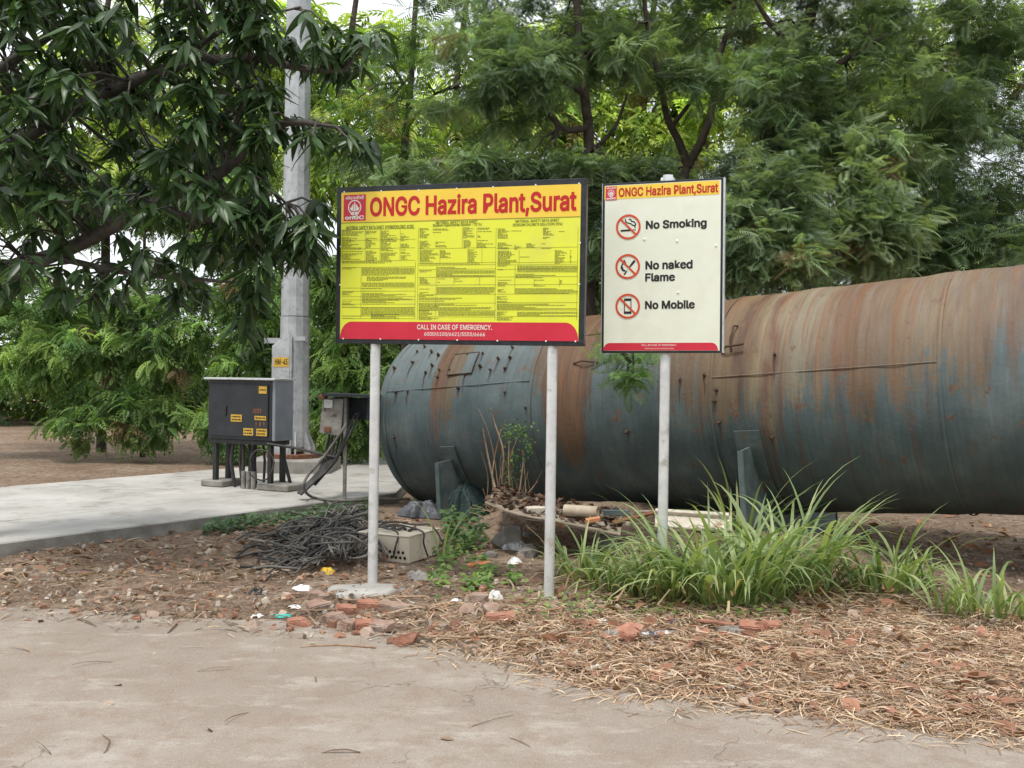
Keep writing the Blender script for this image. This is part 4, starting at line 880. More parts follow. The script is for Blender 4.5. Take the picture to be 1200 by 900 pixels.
while len(T) < 420:
    f, j = random.random(), random.random(); q_ = [f0, f1, f2, f3]; i = min(int(f*3), 2); p = q_[i].lerp(q_[i+1], f*3-i); T.append((p.x+.12*j, p.y+.05+.82*j, p.z+.012+.05*j+random.uniform(0, .02)*(.4+j)))
T = np.array(T); k = len(T); base = np.array([(-.5, -.4, 0), (.4, -.5, .1), (.5, .4, 0), (-.4, .5, .12)], float)
deb = link('dark_debris', npmesh('dark_debris', scatter(base, frames(unit(k)*np.array([1, 1, .3]), np.array([[0, 0, 1.]])+rng.normal(0, .5, (k, 3))), T-np.array(pl_), rng.uniform(.02, .075, k)), quads_for(np.array([(0, 1, 2, 3)]), 4, k),
    np.repeat(np.array([(.07, .04, .03), (.11, .06, .04), (.15, .09, .06), (.05, .035, .03)])[rng.integers(0, 4, k)], 4, 0)), 'litter', pw); deb['kind'] = 'stuff'
for k, (px, lab) in enumerate(((600, 'hidden'), (712, 'hidden'))):
    p = Vector(P(px, 616, 9.3)); zt_ = p.z+.03; o = MB().box((-.09, -.1, -.1), (.09, .1, zt_-.045+.0), bev=.01).build('support_block', 'darkconc'); o.location = (p.x, p.y, 0); tag(o, ['rough concrete block propping the left of the plywood', 'rough concrete block propping the right of the plywood'][k], 'block')
pc = Vector(P(700.5, 600.5, 8.72)); pd = Vector((-.93, .37, 0)); pp = thing('plastic_pipe', 'short dirty white plastic pipe lying on the plywood sheet', 'pipe', pc)
mb = MB(); n_ = 24; a_ = Vector((0, 0, 1)); b2 = pd.cross(a_)
rings_ = []
for q_, r_ in ((0, .047), (0, .054), (.31, .054)): rings_.append([(a_*math.cos(2*PI*j/n_)+b2*math.sin(2*PI*j/n_))*r_+pd*q_ for j in range(n_)])
rings_.insert(0, [(a_*math.cos(2*PI*j/n_)+b2*math.sin(2*PI*j/n_))*.047+pd*.31 for j in range(n_)])
mb.add([v for r_ in rings_ for v in r_], [(i*n_+j, i*n_+(j+1) % n_, i*n_+n_+(j+1) % n_, i*n_+n_+j) for i in range(3) for j in range(n_)], True); mb.build('pipe_wall', 'soilpipe', pp)
shard('tile_shard', 'pale flat shard on the plywood left of the right post', 'tile', 0, 0, [(-.1, -.04), (.08, -.05), (.11, .02), (0, .07), (-.1, .05)], .05, 'paleboard', (.1, .1, .3)).location = Vector(P(629, 601, 8.85))
shard('tile_shard', 'pinkish broken shard lying below the plastic pipe mouth', 'tile', 0, 0, [(-.07, -.03), (.06, -.04), (.07, .02), (-.05, .04)], .03, 'terracotta', (.1, 0, .2)).location = Vector(P(694, 611, 8.62))
o = MB().box((-.12, -.03, 0), (.12, .03, .05), bev=.004).add(*[[(-.01, -.01, .05), (.01, -.01, .05), (.01, .01, .05), (-.01, .01, .05), (-.01, -.01, .09), (.01, -.01, .09), (.01, .01, .09), (-.01, .01, .09)], [(4, 5, 6, 7), (0, 1, 5, 4), (1, 2, 6, 5), (2, 3, 7, 6), (3, 0, 4, 7)]]).build('scrap_fitting', 'saddle'); o.location = Vector(P(722, 604, 8.95)); tag(o, 'dull grey metal fitting on the plywood behind the pipe', 'fitting')
pb = MB().box((-.33, -.09, -.012), (.33, .09, .02), bev=.004).box((-.33, .05, .021), (.31, .088, .06), bev=.004).build('pale_board', 'paleboard'); pb.location = Vector(P(812, 612, 8.6)); pb.rotation_euler = (math.radians(38), .03, -.12); tag(pb, 'pale painted board leaning behind the tall grass under the tank', 'board')
for k, (px, py, Y_, L, a) in enumerate(((745, 606, 8.9, .5, .5), (770, 600, 9.0, .4, -.3), (660, 602, 9.1, .5, .1), (640, 598, 9.2, .35, -.2))):
    o = MB().box((-L/2, -.025, -.012), (L/2, .025, .012), bev=.004).build('wood_strip', 'plank' if k % 2 else 'rust'); o.location = Vector(P(px, py, Y_)); o.rotation_euler = (.2, .1*k-.15, a); tag(o, ['rusty strip slanting up at the right end of the plywood', 'weathered wooden strip under the tank near the notice post', 'rusty strip lying at the back of the plywood', 'short wooden strip at the back left of the plywood'][k], 'strip', 'loose strips on the plywood')

# ------------------------------------------------------------------ scattered ground litter (uncountable)
def litter_tint(k, cs): return np.array(cs)[rng.integers(0, len(cs), k)]*rng.uniform(.7, 1.25, (k, 1))
def zone(n, px0, px1, py0, py1, f=None):
    out_ = []
    while len(out_) < n:
        px, py = random.uniform(px0, px1), random.uniform(py0, py1)
        if f is None or random.random() < f(px, py): out_.append(on(px, py))
    return np.array([tuple(p) for p in out_])
def bound_py(px): return np.interp(px, [-100, 283, 450, 560, 640, 720, 917, 1300], [726, 739, 760, 774, 793, 812, 840, 878])
def straw(n, name, f, cs, L=(.06, .32), wd=.0032, lift=.03):
    T = zone(n, -60, 1260, 620, 890, f); k = len(T); an = rng.uniform(0, 2*PI, k)*.5+rng.choice([0, PI], k)-.4; d = np.stack([np.cos(an), np.sin(an), rng.normal(0, .12, k)], 1)
    base = np.array([(-.5, -1, 0), (-.5, 1, 0), (-.17, 1, .06), (-.17, -1, .06), (.17, 1, .05), (.17, -1, .05), (.5, .5, -.02), (.5, -.5, -.02)], float); Qb = np.array([(0, 3, 2, 1), (3, 5, 4, 2), (5, 7, 6, 4)])
    R = frames(d, np.array([[0, 0, 1.]])+rng.normal(0, .4, (k, 3))); ln = rng.uniform(L[0], L[1], k)*rng.uniform(.4, 1, k)
    B_ = base[None]*np.stack([ln, np.full(k, wd)*rng.uniform(.7, 1.6, k), ln], 1)[:, None, :]; B_[:, :, 1] += (np.array([.06, .06, 0, 0, 0, 0, .08, .08])[None]*ln[:, None])*rng.normal(0, .8, (k, 1))
    T = T+np.stack([0*an, 0*an, rng.uniform(.003, lift, k)], 1)
    V = (np.einsum('kij,knj->kni', R, B_)+T[:, None]).reshape(-1, 3); o = link(name, npmesh(name, V, quads_for(Qb, 8, k), np.repeat(litter_tint(k, cs), 8, 0)), 'litter'); return tag(o, kind='stuff')
def f_straw(px, py):
    b = bound_py(px); t = py-b
    if t > 4+random.random()**3*26: return 0
    c = (.9*ss(430, 640, px)*ss(690, 730, py)+.05)*(.45+.55*ss(-.25, .35, float(wob(px*.022, py*.06))))*(.6+.4*ss(-.3, .3, float(wob(px*.06+4, py*.13)))); return float(c if t < 0 else c*.7)
straw(21000, 'dry_straw', f_straw, [(.5, .355, .235), (.6, .45, .315), (.4, .255, .165), (.34, .2, .125), (.66, .53, .4), (.27, .17, .12)], (.03, .26), .0022)
straw(15000, 'straw_chaff', f_straw, [(.5, .36, .22), (.3, .19, .12), (.2, .13, .09), (.62, .5, .34)], (.012, .06), .0022, .012)
straw(1200, 'twig_litter', lambda px, py: .8 if py < bound_py(px)+4 else .02, [(.14, .1, .075), (.24, .17, .12), (.4, .3, .22)], (.08, .4), .004)
def leaves_on_ground(n, f, cs, s=(.035, .085), name='leaf_litter', lift=.03):
    T = zone(n, -60, 1260, 600, 880, f); k = len(T); an = rng.uniform(0, 2*PI, k); d = np.stack([np.cos(an), np.sin(an), rng.normal(0, .3, k)], 1)
    base = np.array([(-.5, 0, .0), (-.1, -.28, .1), (0, 0, 0), (-.1, .28, .1), (.5, 0, .12), (.25, -.2, .13), (.25, .2, .13)], float); Qb = np.array([(0, 1, 5, 2), (0, 2, 6, 3), (2, 5, 4, 6)])
    R = frames(d, np.array([[0, 0, 1.]])+rng.normal(0, .45, (k, 3))); S = rng.uniform(s[0], s[1], k)*1.4; V = scatter(base, R, T+np.stack([0*an, 0*an, rng.uniform(.004, lift, k)], 1), S)
    return tag(link(name, npmesh(name, V, quads_for(Qb, 7, k), np.repeat(litter_tint(k, cs), 7, 0)), 'litter'), kind='stuff')
brown = [(.26, .13, .085), (.34, .19, .12), (.2, .11, .075), (.42, .28, .19), (.3, .21, .15), (.48, .37, .28), (.16, .1, .075)]
leaves_on_ground(1900, lambda px, py: .9 if py < bound_py(px)-12 else (.15 if py < bound_py(px)+3 else .006), brown, (.02, .055))
leaves_on_ground(650, lambda px, py: .9 if (px < 480 and py < 680) else .0, [(.28, .15, .1), (.33, .2, .135), (.2, .12, .085), (.3, .22, .165), (.4, .32, .25)], (.03, .075), 'leaf_litter')
leaves_on_ground(300, lambda px, py: .8 if (px > 640 and py < bound_py(px)) else 0, [(.36, .19, .125), (.28, .14, .09)], (.05, .11), 'leaf_litter')
def pebbles(n, f, s, cs, name):
    import bmesh
    T = zone(n, -60, 1260, 610, 895, f); k = len(T); b = np.array([(1, 1, -1), (-1, 1, -1), (-1, -1, -1), (1, -1, -1), (.8, .7, .8), (-.7, .9, .6), (-.8, -.7, .9), (.9, -.8, .5)])*.5
    Qb = np.array([(0, 1, 5, 4), (1, 2, 6, 5), (2, 3, 7, 6), (3, 0, 4, 7), (4, 5, 6, 7)]); an = rng.uniform(0, 6.28, k); R = frames(np.stack([np.cos(an), np.sin(an), rng.normal(0, .3, k)], 1), np.array([[0, 0, 1.]])+rng.normal(0, .3, (k, 3)))
    S = s[0]+(s[1]-s[0])*rng.uniform(0, 1, k)**3; Sx = rng.uniform(.6, 1.3, (k, 3)); R = R*S[:, None, None]*Sx[:, None, :]
    V = (np.einsum('kij,nj->kni', R, b)+(T+np.stack([0*S, 0*S, S*.2], 1))[:, None]).reshape(-1, 3)
    return tag(link(name, npmesh(name, V, quads_for(Qb, 8, k), np.repeat(litter_tint(k, cs), 8, 0)), 'litter'), kind='stuff')
pebbles(3200, lambda px, py: .9 if py < bound_py(px) else (.12 if py < bound_py(px)+14 else .0), (.008, .05), [(.3, .24, .19), (.42, .36, .3), (.22, .17, .13), (.5, .44, .38)], 'gravel')
pebbles(420, lambda px, py: .7 if (py < bound_py(px)-4 and px < 640 and py > 690) else (.25 if py < bound_py(px) and py > 700 else 0), (.02, .075), [(.34, .18, .125), (.32, .21, .16), (.42, .32, .26)], 'brick_rubble')
pebbles(1500, lambda px, py: .5 if py > bound_py(px)+6 else 0, (.003, .026), [(.2, .16, .13), (.34, .29, .24), (.12, .1, .085), (.45, .4, .34), (.3, .15, .1)], 'gravel')
for k, (pts, lab) in enumerate((([(352, 763), (400, 761), (440, 764)], 'bent dry stick at the road edge below the bricks'), ([(466, 748), (560, 752), (640, 748)], 'long pale stem lying across the straw'), ([(395, 706), (430, 708), (470, 704), (500, 703)], 'pale stick in front of the round footing'), ([(596, 725), (560, 744), (500, 752)], 'dry stem slanting across the bricks to the straw'))):
    o = MB().tube(curve_pts([on(*p)+Vector((0, 0, .025)) for p in pts], 5), [.007]*(5*(len(pts)-1))+[.004], 6).build('dry_stick', 'drystem'); tag(o, lab, 'stick', 'dry sticks on the rubble')

# ------------------------------------------------------------------ tall grass with blades
def blade_mesh(L, w0, droop, seed, n=8):
    r = random.Random(seed); V = []; x = z = 0; ang = PI/2-r.uniform(.05, .25); st = L/n
    for i in range(n+1):
        f = i/n; wd = w0*(.55+.9*f*(1-f)*1.9) * (1-f**3)+.0006; tw = .15*math.sin(f*3+seed); V += [(x, -wd*.5, z+tw*wd), (x-.12*wd, 0, z-.22*wd), (x, wd*.5, z-tw*wd)]
        ang -= droop*(.15+1.7*f)/n; x += st*math.cos(ang); z += st*math.sin(ang)
    Q = [(i*3+j, i*3+3+j, i*3+4+j, i*3+1+j) for i in range(n) for j in range(2)]
    me = npmesh('grass_blade', V, Q, smooth=True); me.materials.append(MT['grass']); return me
blades = [blade_mesh(L, w_, d, i) for i, (L, w_, d) in enumerate([(1, .042, 1.2), (1, .034, 2.0), (1, .04, 2.6), (1, .03, .8), (1, .036, 3.0), (1, .028, 1.6), (1, .044, 2.2), (1, .026, 1.0)])]
def clump(label, px, py, n, rad, L, lean=0, only=None, group='grass clumps on the verge', yv=None, spread=1.0):
    c = on(px, py); t = thing('tall_grass', label, 'grass', c, 0, group)
    for i in range(n):
        a = random.uniform(0, 2*PI); r_ = rad*math.sqrt(random.random()); p = Vector((r_*math.cos(a), r_*.7*math.sin(a), -.02)); out = math.atan2(p.y, p.x)+random.gauss(0, .9)
        me_ = random.choice(only or blades); hang = 1 if me_ in (blades[2], blades[4], blades[6]) else 0
        s_ = random.uniform(*L)*(.8 if hang else 1); m = Matrix.Translation(p) @ Matrix.Rotation(out, 4, 'Z') @ Matrix.Rotation((random.uniform(0, .45)*(1-.7*hang)+.45*(1-hang)*random.random()**3)*spread+lean, 4, 'Y') @ Matrix.Diagonal((s_, random.uniform(.8, 1.2)*s_**.4, s_, 1))
        link('grass_blade', me_, None, t, m)
    return t
clump('large bright green tall grass clump at the foot of the notice post', 850, 703, 210, .42, (.5, 1.1))
clump('tall grass clump at the right edge before the tank saddle', 920, 692, 130, .32, (.6, 1.25))
clump('arching grass clump spreading left across the notice post foot', 778, 698, 120, .3, (.35, .72))
clump('small upright grass tuft right behind the right sign post', 682, 676, 75, .17, (.3, .65))
clump('low grass tuft between the two larger clumps', 722, 690, 70, .22, (.25, .6))
clump('tall upright grass shoots standing before the tank saddle', 868, 655, 18, .08, (.8, 1.2), only=[blades[3], blades[0], blades[7]])
clump('thin pair of upright grass blades behind the cream box', 519, 662, 5, .03, (.35, .7), only=[blades[3], blades[7]], spread=.25)
clump('grass clump beyond the right edge of the tank shade', 1040, 690, 90, .35, (.4, .85)); clump('grass clump at the far right by the road verge', 1150, 720, 80, .35, (.35, .75))
for k, (px, py) in enumerate(((425, 541), (446, 545), (408, 540))):
    clump(['grass tuft growing behind the slab under the junction box', 'grass tuft by the slab left of the tank head', 'small grass tuft behind the junction box post'][k], px, py, 45, .35, (.4, .9), group='grass tufts behind the slab')
for nm_, n_, (qx, qy), r_ in (('dead_grass', 120, (850, 703), .5), ('dead_grass', 70, (770, 698), .35), ('dead_grass', 50, (690, 682), .25), ('dead_grass', 70, (930, 695), .4)):
    c = on(qx, qy); VV, QQ, off = [], [], 0
    for i in range(n_):
        a = random.uniform(0, 6.28); p = np.array([r_*math.cos(a)*random.random()**.5, r_*.7*math.sin(a)*random.random()**.5, -.01]); L = random.uniform(.15, .5); d = np.array([math.cos(a), math.sin(a), 0]); sd_ = np.array([-d[1], d[0], 0])*random.uniform(.004, .009); up_ = random.uniform(.1, .8); kk = random.uniform(.4, 1.1)
        pts = [p+d*L*f*.8+np.array([0, 0, L*(up_*2*f-kk*1.3*f*f)]) for f in (0, .33, .66, 1)]
        for q_ in pts: q_[2] = max(q_[2], .0)
        for q_ in pts: VV += [q_-sd_, q_+sd_]
        QQ += [(off+2*j, off+2*j+1, off+2*j+3, off+2*j+2) for j in range(3)]; off += 8
    o = link(nm_, npmesh(nm_, VV, QQ, np.repeat(litter_tint(n_, [(.5, .4, .24), (.38, .27, .16), (.56, .5, .28)]), 8, 0)), 'grass_tint'); o.location = c; tag(o, kind='stuff')
# weeds: low broad leaves
def heartleaf(n, f, cs, name, s=(.03, .06), lift=(.02, .1), kind='stuff', zs=None):
    T = zone(n, 240, 960, 585, 740, f); k = len(T); an = rng.uniform(0, 2*PI, k); d = np.stack([np.cos(an), np.sin(an), rng.normal(-.1, .25, k)], 1)
    base = np.array([(0, 0, 0), (-.12, .32, .03), (.15, .5, .07), (.55, .38, .05), (1, 0, -.08), (.55, -.38, .05), (.15, -.5, .07), (-.12, -.32, .03), (.45, 0, -.03)], float); Qb = np.array([(0, 8, 2, 1), (8, 4, 3, 2), (8, 6, 5, 4), (0, 7, 6, 8)])
    R = frames(d, np.array([[0, -.25, 1.]])+rng.normal(0, .3, (k, 3))); S = rng.uniform(*s, k)
    V = scatter(base, R, T+np.stack([0*an, 0*an, rng.uniform(*lift, k)], 1), S); return tag(link(name, npmesh(name, V, quads_for(Qb, 9, k), np.repeat(litter_tint(k, cs), 9, 0)), 'grass_tint'), kind=kind)
vine = [(518, 690), (512, 675), (525, 662), (540, 650), (555, 660), (548, 640), (535, 632), (520, 655), (560, 682), (575, 676), (570, 690), (550, 690), (600, 684)]
heartleaf(330, lambda px, py: float(np.clip(sum(math.exp(-((px-a)**2/90+(py-b)**2/40)) for a, b in vine), 0, 1)), [(.13, .22, .05), (.2, .3, .08), (.09, .17, .04)], 'creeper', (.03, .065), (.015, .09))
heartleaf(900, lambda px, py: .9 if abs(py-(617-.105*(px-283)))<7 and px < 440 else 0, [(.05, .1, .04), (.08, .15, .06), (.1, .17, .08)], 'ground_cover', (.03, .06), (.02, .1))
heartleaf(420, lambda px, py: .7 if (430 < px < 570 and 598 < py < 650 and not 438 < px < 518) else 0, [(.05, .1, .03), (.09, .16, .05)], 'ground_cover', (.04, .07), (.02, .18))
heartleaf(420, lambda px, py: .5 if (630 < px < 930 and 690 < py < 728) or (600 < px < 660 and 698 < py < 724) else .0, [(.16, .25, .06), (.1, .18, .05), (.25, .32, .1)], 'ground_cover', (.02, .04), (.015, .06))

# ------------------------------------------------------------------ dry shrub before the tank
sh = on(592, 628); shrub = thing('dry_shrub', 'half dead shrub with bare brown stems and a leafy top in front of the tank', 'shrub', (sh.x, sh.y+.25, gz(sh)), 0); sl_ = Vector(shrub.location)
def S3(px, py, dy=0): return Vector(P(px, py, sl_.y+dy))-sl_
for pts, r_ in ((((585, 625), (582, 580), (573, 540), (566, 503)), .016), (((590, 625), (588, 570), (590, 530), (580, 497), (575, 478)), .012), (((597, 625), (598, 590), (596, 540), (597, 515)), .011), (((606, 622), (608, 580), (613, 545), (612, 528)), .011),
    (((612, 622), (616, 580), (614, 540)), .009), (((600, 625), (603, 596), (596, 560), (600, 530), (609, 508)), .01), (((590, 620), (600, 600), (630, 564)), .009), (((580, 620), (575, 600), (566, 573)), .008), (((604, 622), (612, 598), (606, 565)), .007), (((588, 560), (578, 530), (570, 500), (560, 478)), .006), (((584, 600), (577, 560), (583, 520), (592, 492)), .008), (((592, 610), (601, 570), (590, 535), (585, 505)), .008), (((600, 620), (608, 590), (619, 552)), .008), (((578, 622), (570, 596), (572, 560), (564, 530)), .007), (((610, 622), (622, 590), (618, 558)), .007), (((594, 580), (586, 545), (594, 515)), .006), (((585, 580), (592, 545), (604, 520)), .006)):
    pp_ = [S3(a, b, random.uniform(-.08, .08)) for a, b in pts]; pp_[0].z = -.03; cp = curve_pts(pp_, 4); MB().tube(cp, list(np.linspace(r_, r_*.45, len(cp))), 6).build('stem', 'drystem', shrub)
def small_leaves(c, rad, n, cs, s): 
    T = np.array([tuple(c)])+rng.normal(0, 1, (n, 3))*np.array(rad); d = unit(n)*np.array([1, 1, .5])+np.array([0, -.3, -.4]); base = np.array([(0, 0, 0), (.5, .28, .04), (1, 0, -.1), (.5, -.28, .04)], float); Qb = np.array([(0, 3, 2, 1)])
    return scatter(base, frames(d, np.array([[0, -.5, 1.]])+rng.normal(0, .4, (n, 3))), T, rng.uniform(s*.6, s*1.2, n)), quads_for(Qb, 4, n), np.repeat(litter_tint(n, cs), 4, 0)
VV = []; QQ = []; TT = []; o_ = 0
for px, py, rx_, rz_, n in ((598, 508, .06, .04, 70), (610, 503, .06, .04, 90), (617, 522, .025, .07, 50), (600, 535, .04, .08, 50), (598, 560, .04, .1, 50), (598, 590, .06, .08, 50)):
    v, q_, t_ = small_leaves(S3(px, py), (rx_, .08, rz_), n, [(.09, .17, .045), (.16, .26, .06), (.06, .12, .04)], .045); VV.append(v); QQ.append(q_+o_); TT.append(t_); o_ += len(v)
fo_ = link('foliage', npmesh('foliage', np.concatenate(VV), np.concatenate(QQ), np.concatenate(TT)), 'leaf', shrub); fo_['kind'] = 'stuff'
for i in range(26):
    x0_ = 600+random.gauss(0, 13); lean_ = random.gauss(0, 12); hh = random.uniform(25, 95); cp = curve_pts([S3(x0_, 622, random.uniform(-.12, .12)), S3(x0_+lean_*.3, 622-hh*.5, random.uniform(-.1, .1)), S3(x0_+lean_, 622-hh, random.uniform(-.1, .1))], 3); MB().tube(cp, list(np.linspace(.006, .002, len(cp))), 5).build('stem', 'drystem', shrub)
straw_c = [S3(600+random.gauss(0, 14), 600+random.gauss(0, 6), random.uniform(-.15, .15)) for _ in range(150)]
mb = MB()
for c in straw_c: d = Vector((random.gauss(0, .09), random.gauss(0, .05), random.gauss(.05, .06))); mb.tube([c-d, c, c+d+Vector((0, 0, -.02))], .0035, 4, cap=False)
tw = mb.build('dead_twigs', 'drystem', shrub); tw['kind'] = 'stuff'
# ------------------------------------------------------------------ trees
def frond_base(pairs, plen, pw_, droop, ang=1.1, curl=.15):
    """One feathery leaf along +x, unit length: pairs of narrow pinnae, each a lozenge."""
    V = []; Q = []
    def loz(root, d, L, w_):
        n = len(V); d = np.array(d)/np.linalg.norm(d); side = np.cross(d, [0, 0, 1]); side /= np.linalg.norm(side)+1e-9
        V.extend([root, root+d*L*.45+side*w_/2+np.array([0, 0, .01]), root+d*L-np.array([0, 0, curl*L]), root+d*L*.45-side*w_/2+np.array([0, 0, .01])]); Q.append((n, n+3, n+2, n+1))
    for i in range(pairs):
        f = .12+.86*i/(pairs-1); root = np.array([f, 0, -droop*f*f]); sh_ = plen*(1-.55*(2*f-1)**2*(.4 if f < .5 else 1))
        for sg in (-1, 1): loz(root, (math.cos(ang*(1-.35*f)), sg*math.sin(ang*(1-.35*f)), -.1-.3*droop*f), sh_, pw_)
    loz(np.array([.95, 0, -droop*.9]), (1, 0, -droop*1.6), plen*.8, pw_)
    return np.array(V), np.array(Q)
FRONDS = {'feather': [frond_base(10, .42, .055, d) for d in (.05, .2, .42)], 'neem': [frond_base(6, .42, .13, d, .9, .3) for d in (.3, .6, .9)], 'bush': [frond_base(5, .5, .2, d, .95, .2) for d in (.15, .4, .6)]}
def crown_mesh(name, clumps, kind, size, nfr, tints, droop=-.15, tint_sd=.3):
    """clumps: list of (centre, outward direction)."""
    C_ = np.array([c for c, _ in clumps], float); D_ = np.array([d for _, d in clumps], float); n = len(C_)
    ct = np.array(tints)[rng.integers(0, len(tints), n)]*rng.normal(1, tint_sd, (n, 1)).clip(.45, 1.7)
    dry = rng.random(n) < (.018 if n > 40 else 0); ct[dry] = (.2, .15, .085)
    Vs, Qs, Ts = [], [], []; off = 0; ar = FRONDS[kind]
    for vi, (bv, bq) in enumerate(ar):
        k_ = nfr//len(ar); I = np.repeat(np.arange(n), k_); k = len(I)
        d = D_[I]*.55+unit(k)*np.array([1, 1, .45])+np.array([0, 0, droop]); R = frames(d, np.array([[0, 0, 1.]])+rng.normal(0, .3, (k, 3)))
        S = size*rng.uniform(.65, 1.25, k); T = C_[I]+rng.normal(0, size*.45, (k, 3))*np.array([1, 1, .6])
        Vs.append(scatter(bv, R, T, S)); Qs.append(quads_for(bq, len(bv), k)+off); off += k*len(bv)
        t = ct[I]*rng.normal(1, .13, (k, 1)).clip(.6, 1.5); Ts.append(np.repeat(t, len(bv), 0))
    return npmesh(name, np.concatenate(Vs), np.concatenate(Qs), np.concatenate(Ts))
def tree(name, label, base, trunk, limbs, blobs, kind, size, nfr, tints, r0=.12, bark='bark', leaf='leaf', group='trees behind the tank', gap=.0, twig=True, droop=-.15):
    """trunk, limbs: world polylines. blobs: (centre, radii, number of clumps)."""
    base = Vector(base); t = thing(name, label, 'tree', base, 0, group); mb = MB(); cp = curve_pts(trunk, 5); mb.tube([p-base for p in cp], list(np.linspace(r0, r0*.5, len(cp))), 9)
    tk = mb.build('trunk', bark, t); nodes = list(cp)
    for L in limbs:
        c = curve_pts(L[:-1], 5); nodes += c; MB().tube([p-base for p in c], list(np.linspace(L[-1], L[-1]*.4, len(c))), 7).build('limb', bark, t)
    cl = []; tw_ = MB(); na = np.array([tuple(p) for p in nodes])
    for c, r, n in blobs:
        c = np.array(c, float); r = np.array(r, float)
        u = unit(n)*(rng.uniform(.15, 1, (n, 1))**.5); pts = c+u*r
        for p, d in zip(pts, u):
            cl.append((p-np.array(base), d*np.array([1, 1, .6])))
            if twig and random.random() < .2:
                j = np.argsort(((na-p)**2).sum(1))[random.randint(0, 4)]; q_ = na[j]
                if np.linalg.norm(q_-p) < .9: m_ = (p+q_)/2+np.array([0, 0, .12]); tw_.tube([Vector(q_)-base, Vector(m_)-base, Vector(p)-base], [.022, .013, .006], 4, cap=False)
    if tw_.v: b_ = tw_.build('branches', bark, t); b_['kind'] = 'stuff'
    cr_ = link('crown', crown_mesh('crown', cl, kind, size, nfr, tints, droop), leaf, t); cr_['kind'] = 'stuff'; return t
W = lambda px, py, Y: Vector(P(px, py, Y))
def gb(px, Y): p = W(px, 400, Y); return Vector((p.x, p.y, 0))
DK = [(.14, .20, .115), (.185, .255, .145), (.24, .31, .175), (.09, .14, .082), (.165, .24, .13)]
MD = [(.15, .25, .085), (.21, .32, .11), (.10, .18, .068), (.27, .37, .135)]
YG = [(.32, .42, .09), (.42, .50, .13), (.20, .30, .07), (.5, .56, .2)]
def blob(px, py, Y, rx_, ry_, rz_, n): return (W(px, py, Y), (rx_, ry_, rz_), n)
# forked dark tree right of centre
tree('feathery_tree', 'dark feathery tree with a low forked trunk rising behind the notice board', gb(805, 13.2), [gb(805, 13.2), W(800, 250, 13.2), W(806, 195, 13.2)],
     [[W(806, 195, 13.2), W(795, 165, 13.1), W(782, 138, 13), W(772, 90, 12.9), W(760, 40, 12.7), W(752, -30, 12.5), .062], [W(806, 195, 13.2), W(822, 165, 13.2), W(834, 130, 13.3), W(842, 70, 13.3), W(858, 20, 13.4), W(870, -50, 13.5), .068],
      [W(786, 150, 13.05), W(815, 112, 12.8), W(838, 80, 12.5), .035], [W(838, 120, 13.3), W(870, 95, 13.0), W(900, 70, 12.8), .04]],
     [blob(760, 35, 14.4, 1.2, .9, .8, 46), blob(850, 20, 14.4, 1.2, 1.0, .8, 50), blob(905, 95, 12.2, .7, .6, .6, 40), blob(705, 85, 14.2, .8, .7, .5, 30), blob(812, 95, 12.4, .45, .4, .25, 12), blob(880, 200, 12.2, .6, .5, .35, 34), blob(800, -80, 13.4, 2.2, 1.6, .8, 70), blob(740, 60, 12.2, .5, .4, .3, 14), blob(770, 205, 14.2, .8, .5, .3, 22)], 'feather', .21, 21, DK, .095)
# straight dark stem between the boards
tree('feathery_tree', 'dark slender tree whose straight stem shows above the gap between the boards', gb(694, 12.8), [gb(694, 12.8), W(690, 190, 12.8), W(687, 130, 12.7), W(680, 75, 12.6), W(676, 0, 12.5), W(672, -60, 12.4)],
     [[W(687, 150, 12.7), W(664, 152, 12.6), W(645, 135, 12.5), W(630, 100, 12.4), .05], [W(684, 110, 12.6), W(652, 92, 12.4), W(618, 88, 12.3), .04], [W(690, 180, 12.8), W(720, 150, 12.6), W(735, 110, 12.5), .035]],
     [blob(645, 40, 13.2, .9, .7, .5, 44), blob(640, 80, 11.9, .55, .4, .28, 26), blob(590, 95, 12.2, .6, .5, .3, 28), blob(560, 45, 12.4, .6, .5, .3, 22), blob(700, 55, 13.4, .8, .6, .4, 30), blob(655, 200, 12.0, .7, .5, .16, 34), blob(560, 198, 12.2, .9, .5, .13, 40), blob(470, 200, 12.6, .5, .4, .11, 16), blob(718, 250, 12.2, .35, .35, .7, 40), blob(690, 280, 12.6, .4, .4, .5, 34), blob(610, 140, 13, .5, .4, .2, 16), blob(600, -60, 12.8, 2.2, 1.4, .7, 70), blob(735, 198, 12.2, .5, .4, .16, 20), blob(530, 120, 12.8, .4, .4, .15, 8)], 'feather', .2, 21, DK, .08)
tree('feathery_tree', 'dark feathery tree at the right with a leaning trunk overhanging the tank', gb(950, 12.6), [gb(950, 12.6), W(930, 260, 12.6), W(905, 195, 12.6), W(922, 130, 12.6), W(940, 60, 12.6), W(960, -30, 12.6)],
     [[W(905, 195, 12.6), W(893, 170, 12.4), W(900, 130, 12.1), .05], [W(940, 60, 12.6), W(905, 30, 12.2), W(880, -10, 11.9), .05], [W(930, 110, 12.6), W(990, 70, 12.2), W(1040, 40, 11.9), .06]],
     [blob(885, 268, 11.4, .5, .5, .65, 62), blob(912, 235, 11.4, .5, .5, .45, 40), blob(930, 300, 11.2, .5, .45, .28, 32), blob(945, 140, 12.8, .7, .6, .5, 40), blob(990, 220, 12, 1.0, .8, .9, 80), blob(1060, 120, 12.4, 1.2, .9, 1.0, 80), blob(960, 20, 12.8, 1.2, .9, .7, 60), blob(862, 305, 11.6, .2, .3, .3, 16), blob(1010, -50, 12.4, 2, 1.4, .8, 60), blob(1030, 270, 11.8, .8, .6, .5, 60)], 'feather', .215, 21, [(.165, .23, .135), (.215, .285, .165), (.125, .18, .105), (.26, .33, .185)], .14)
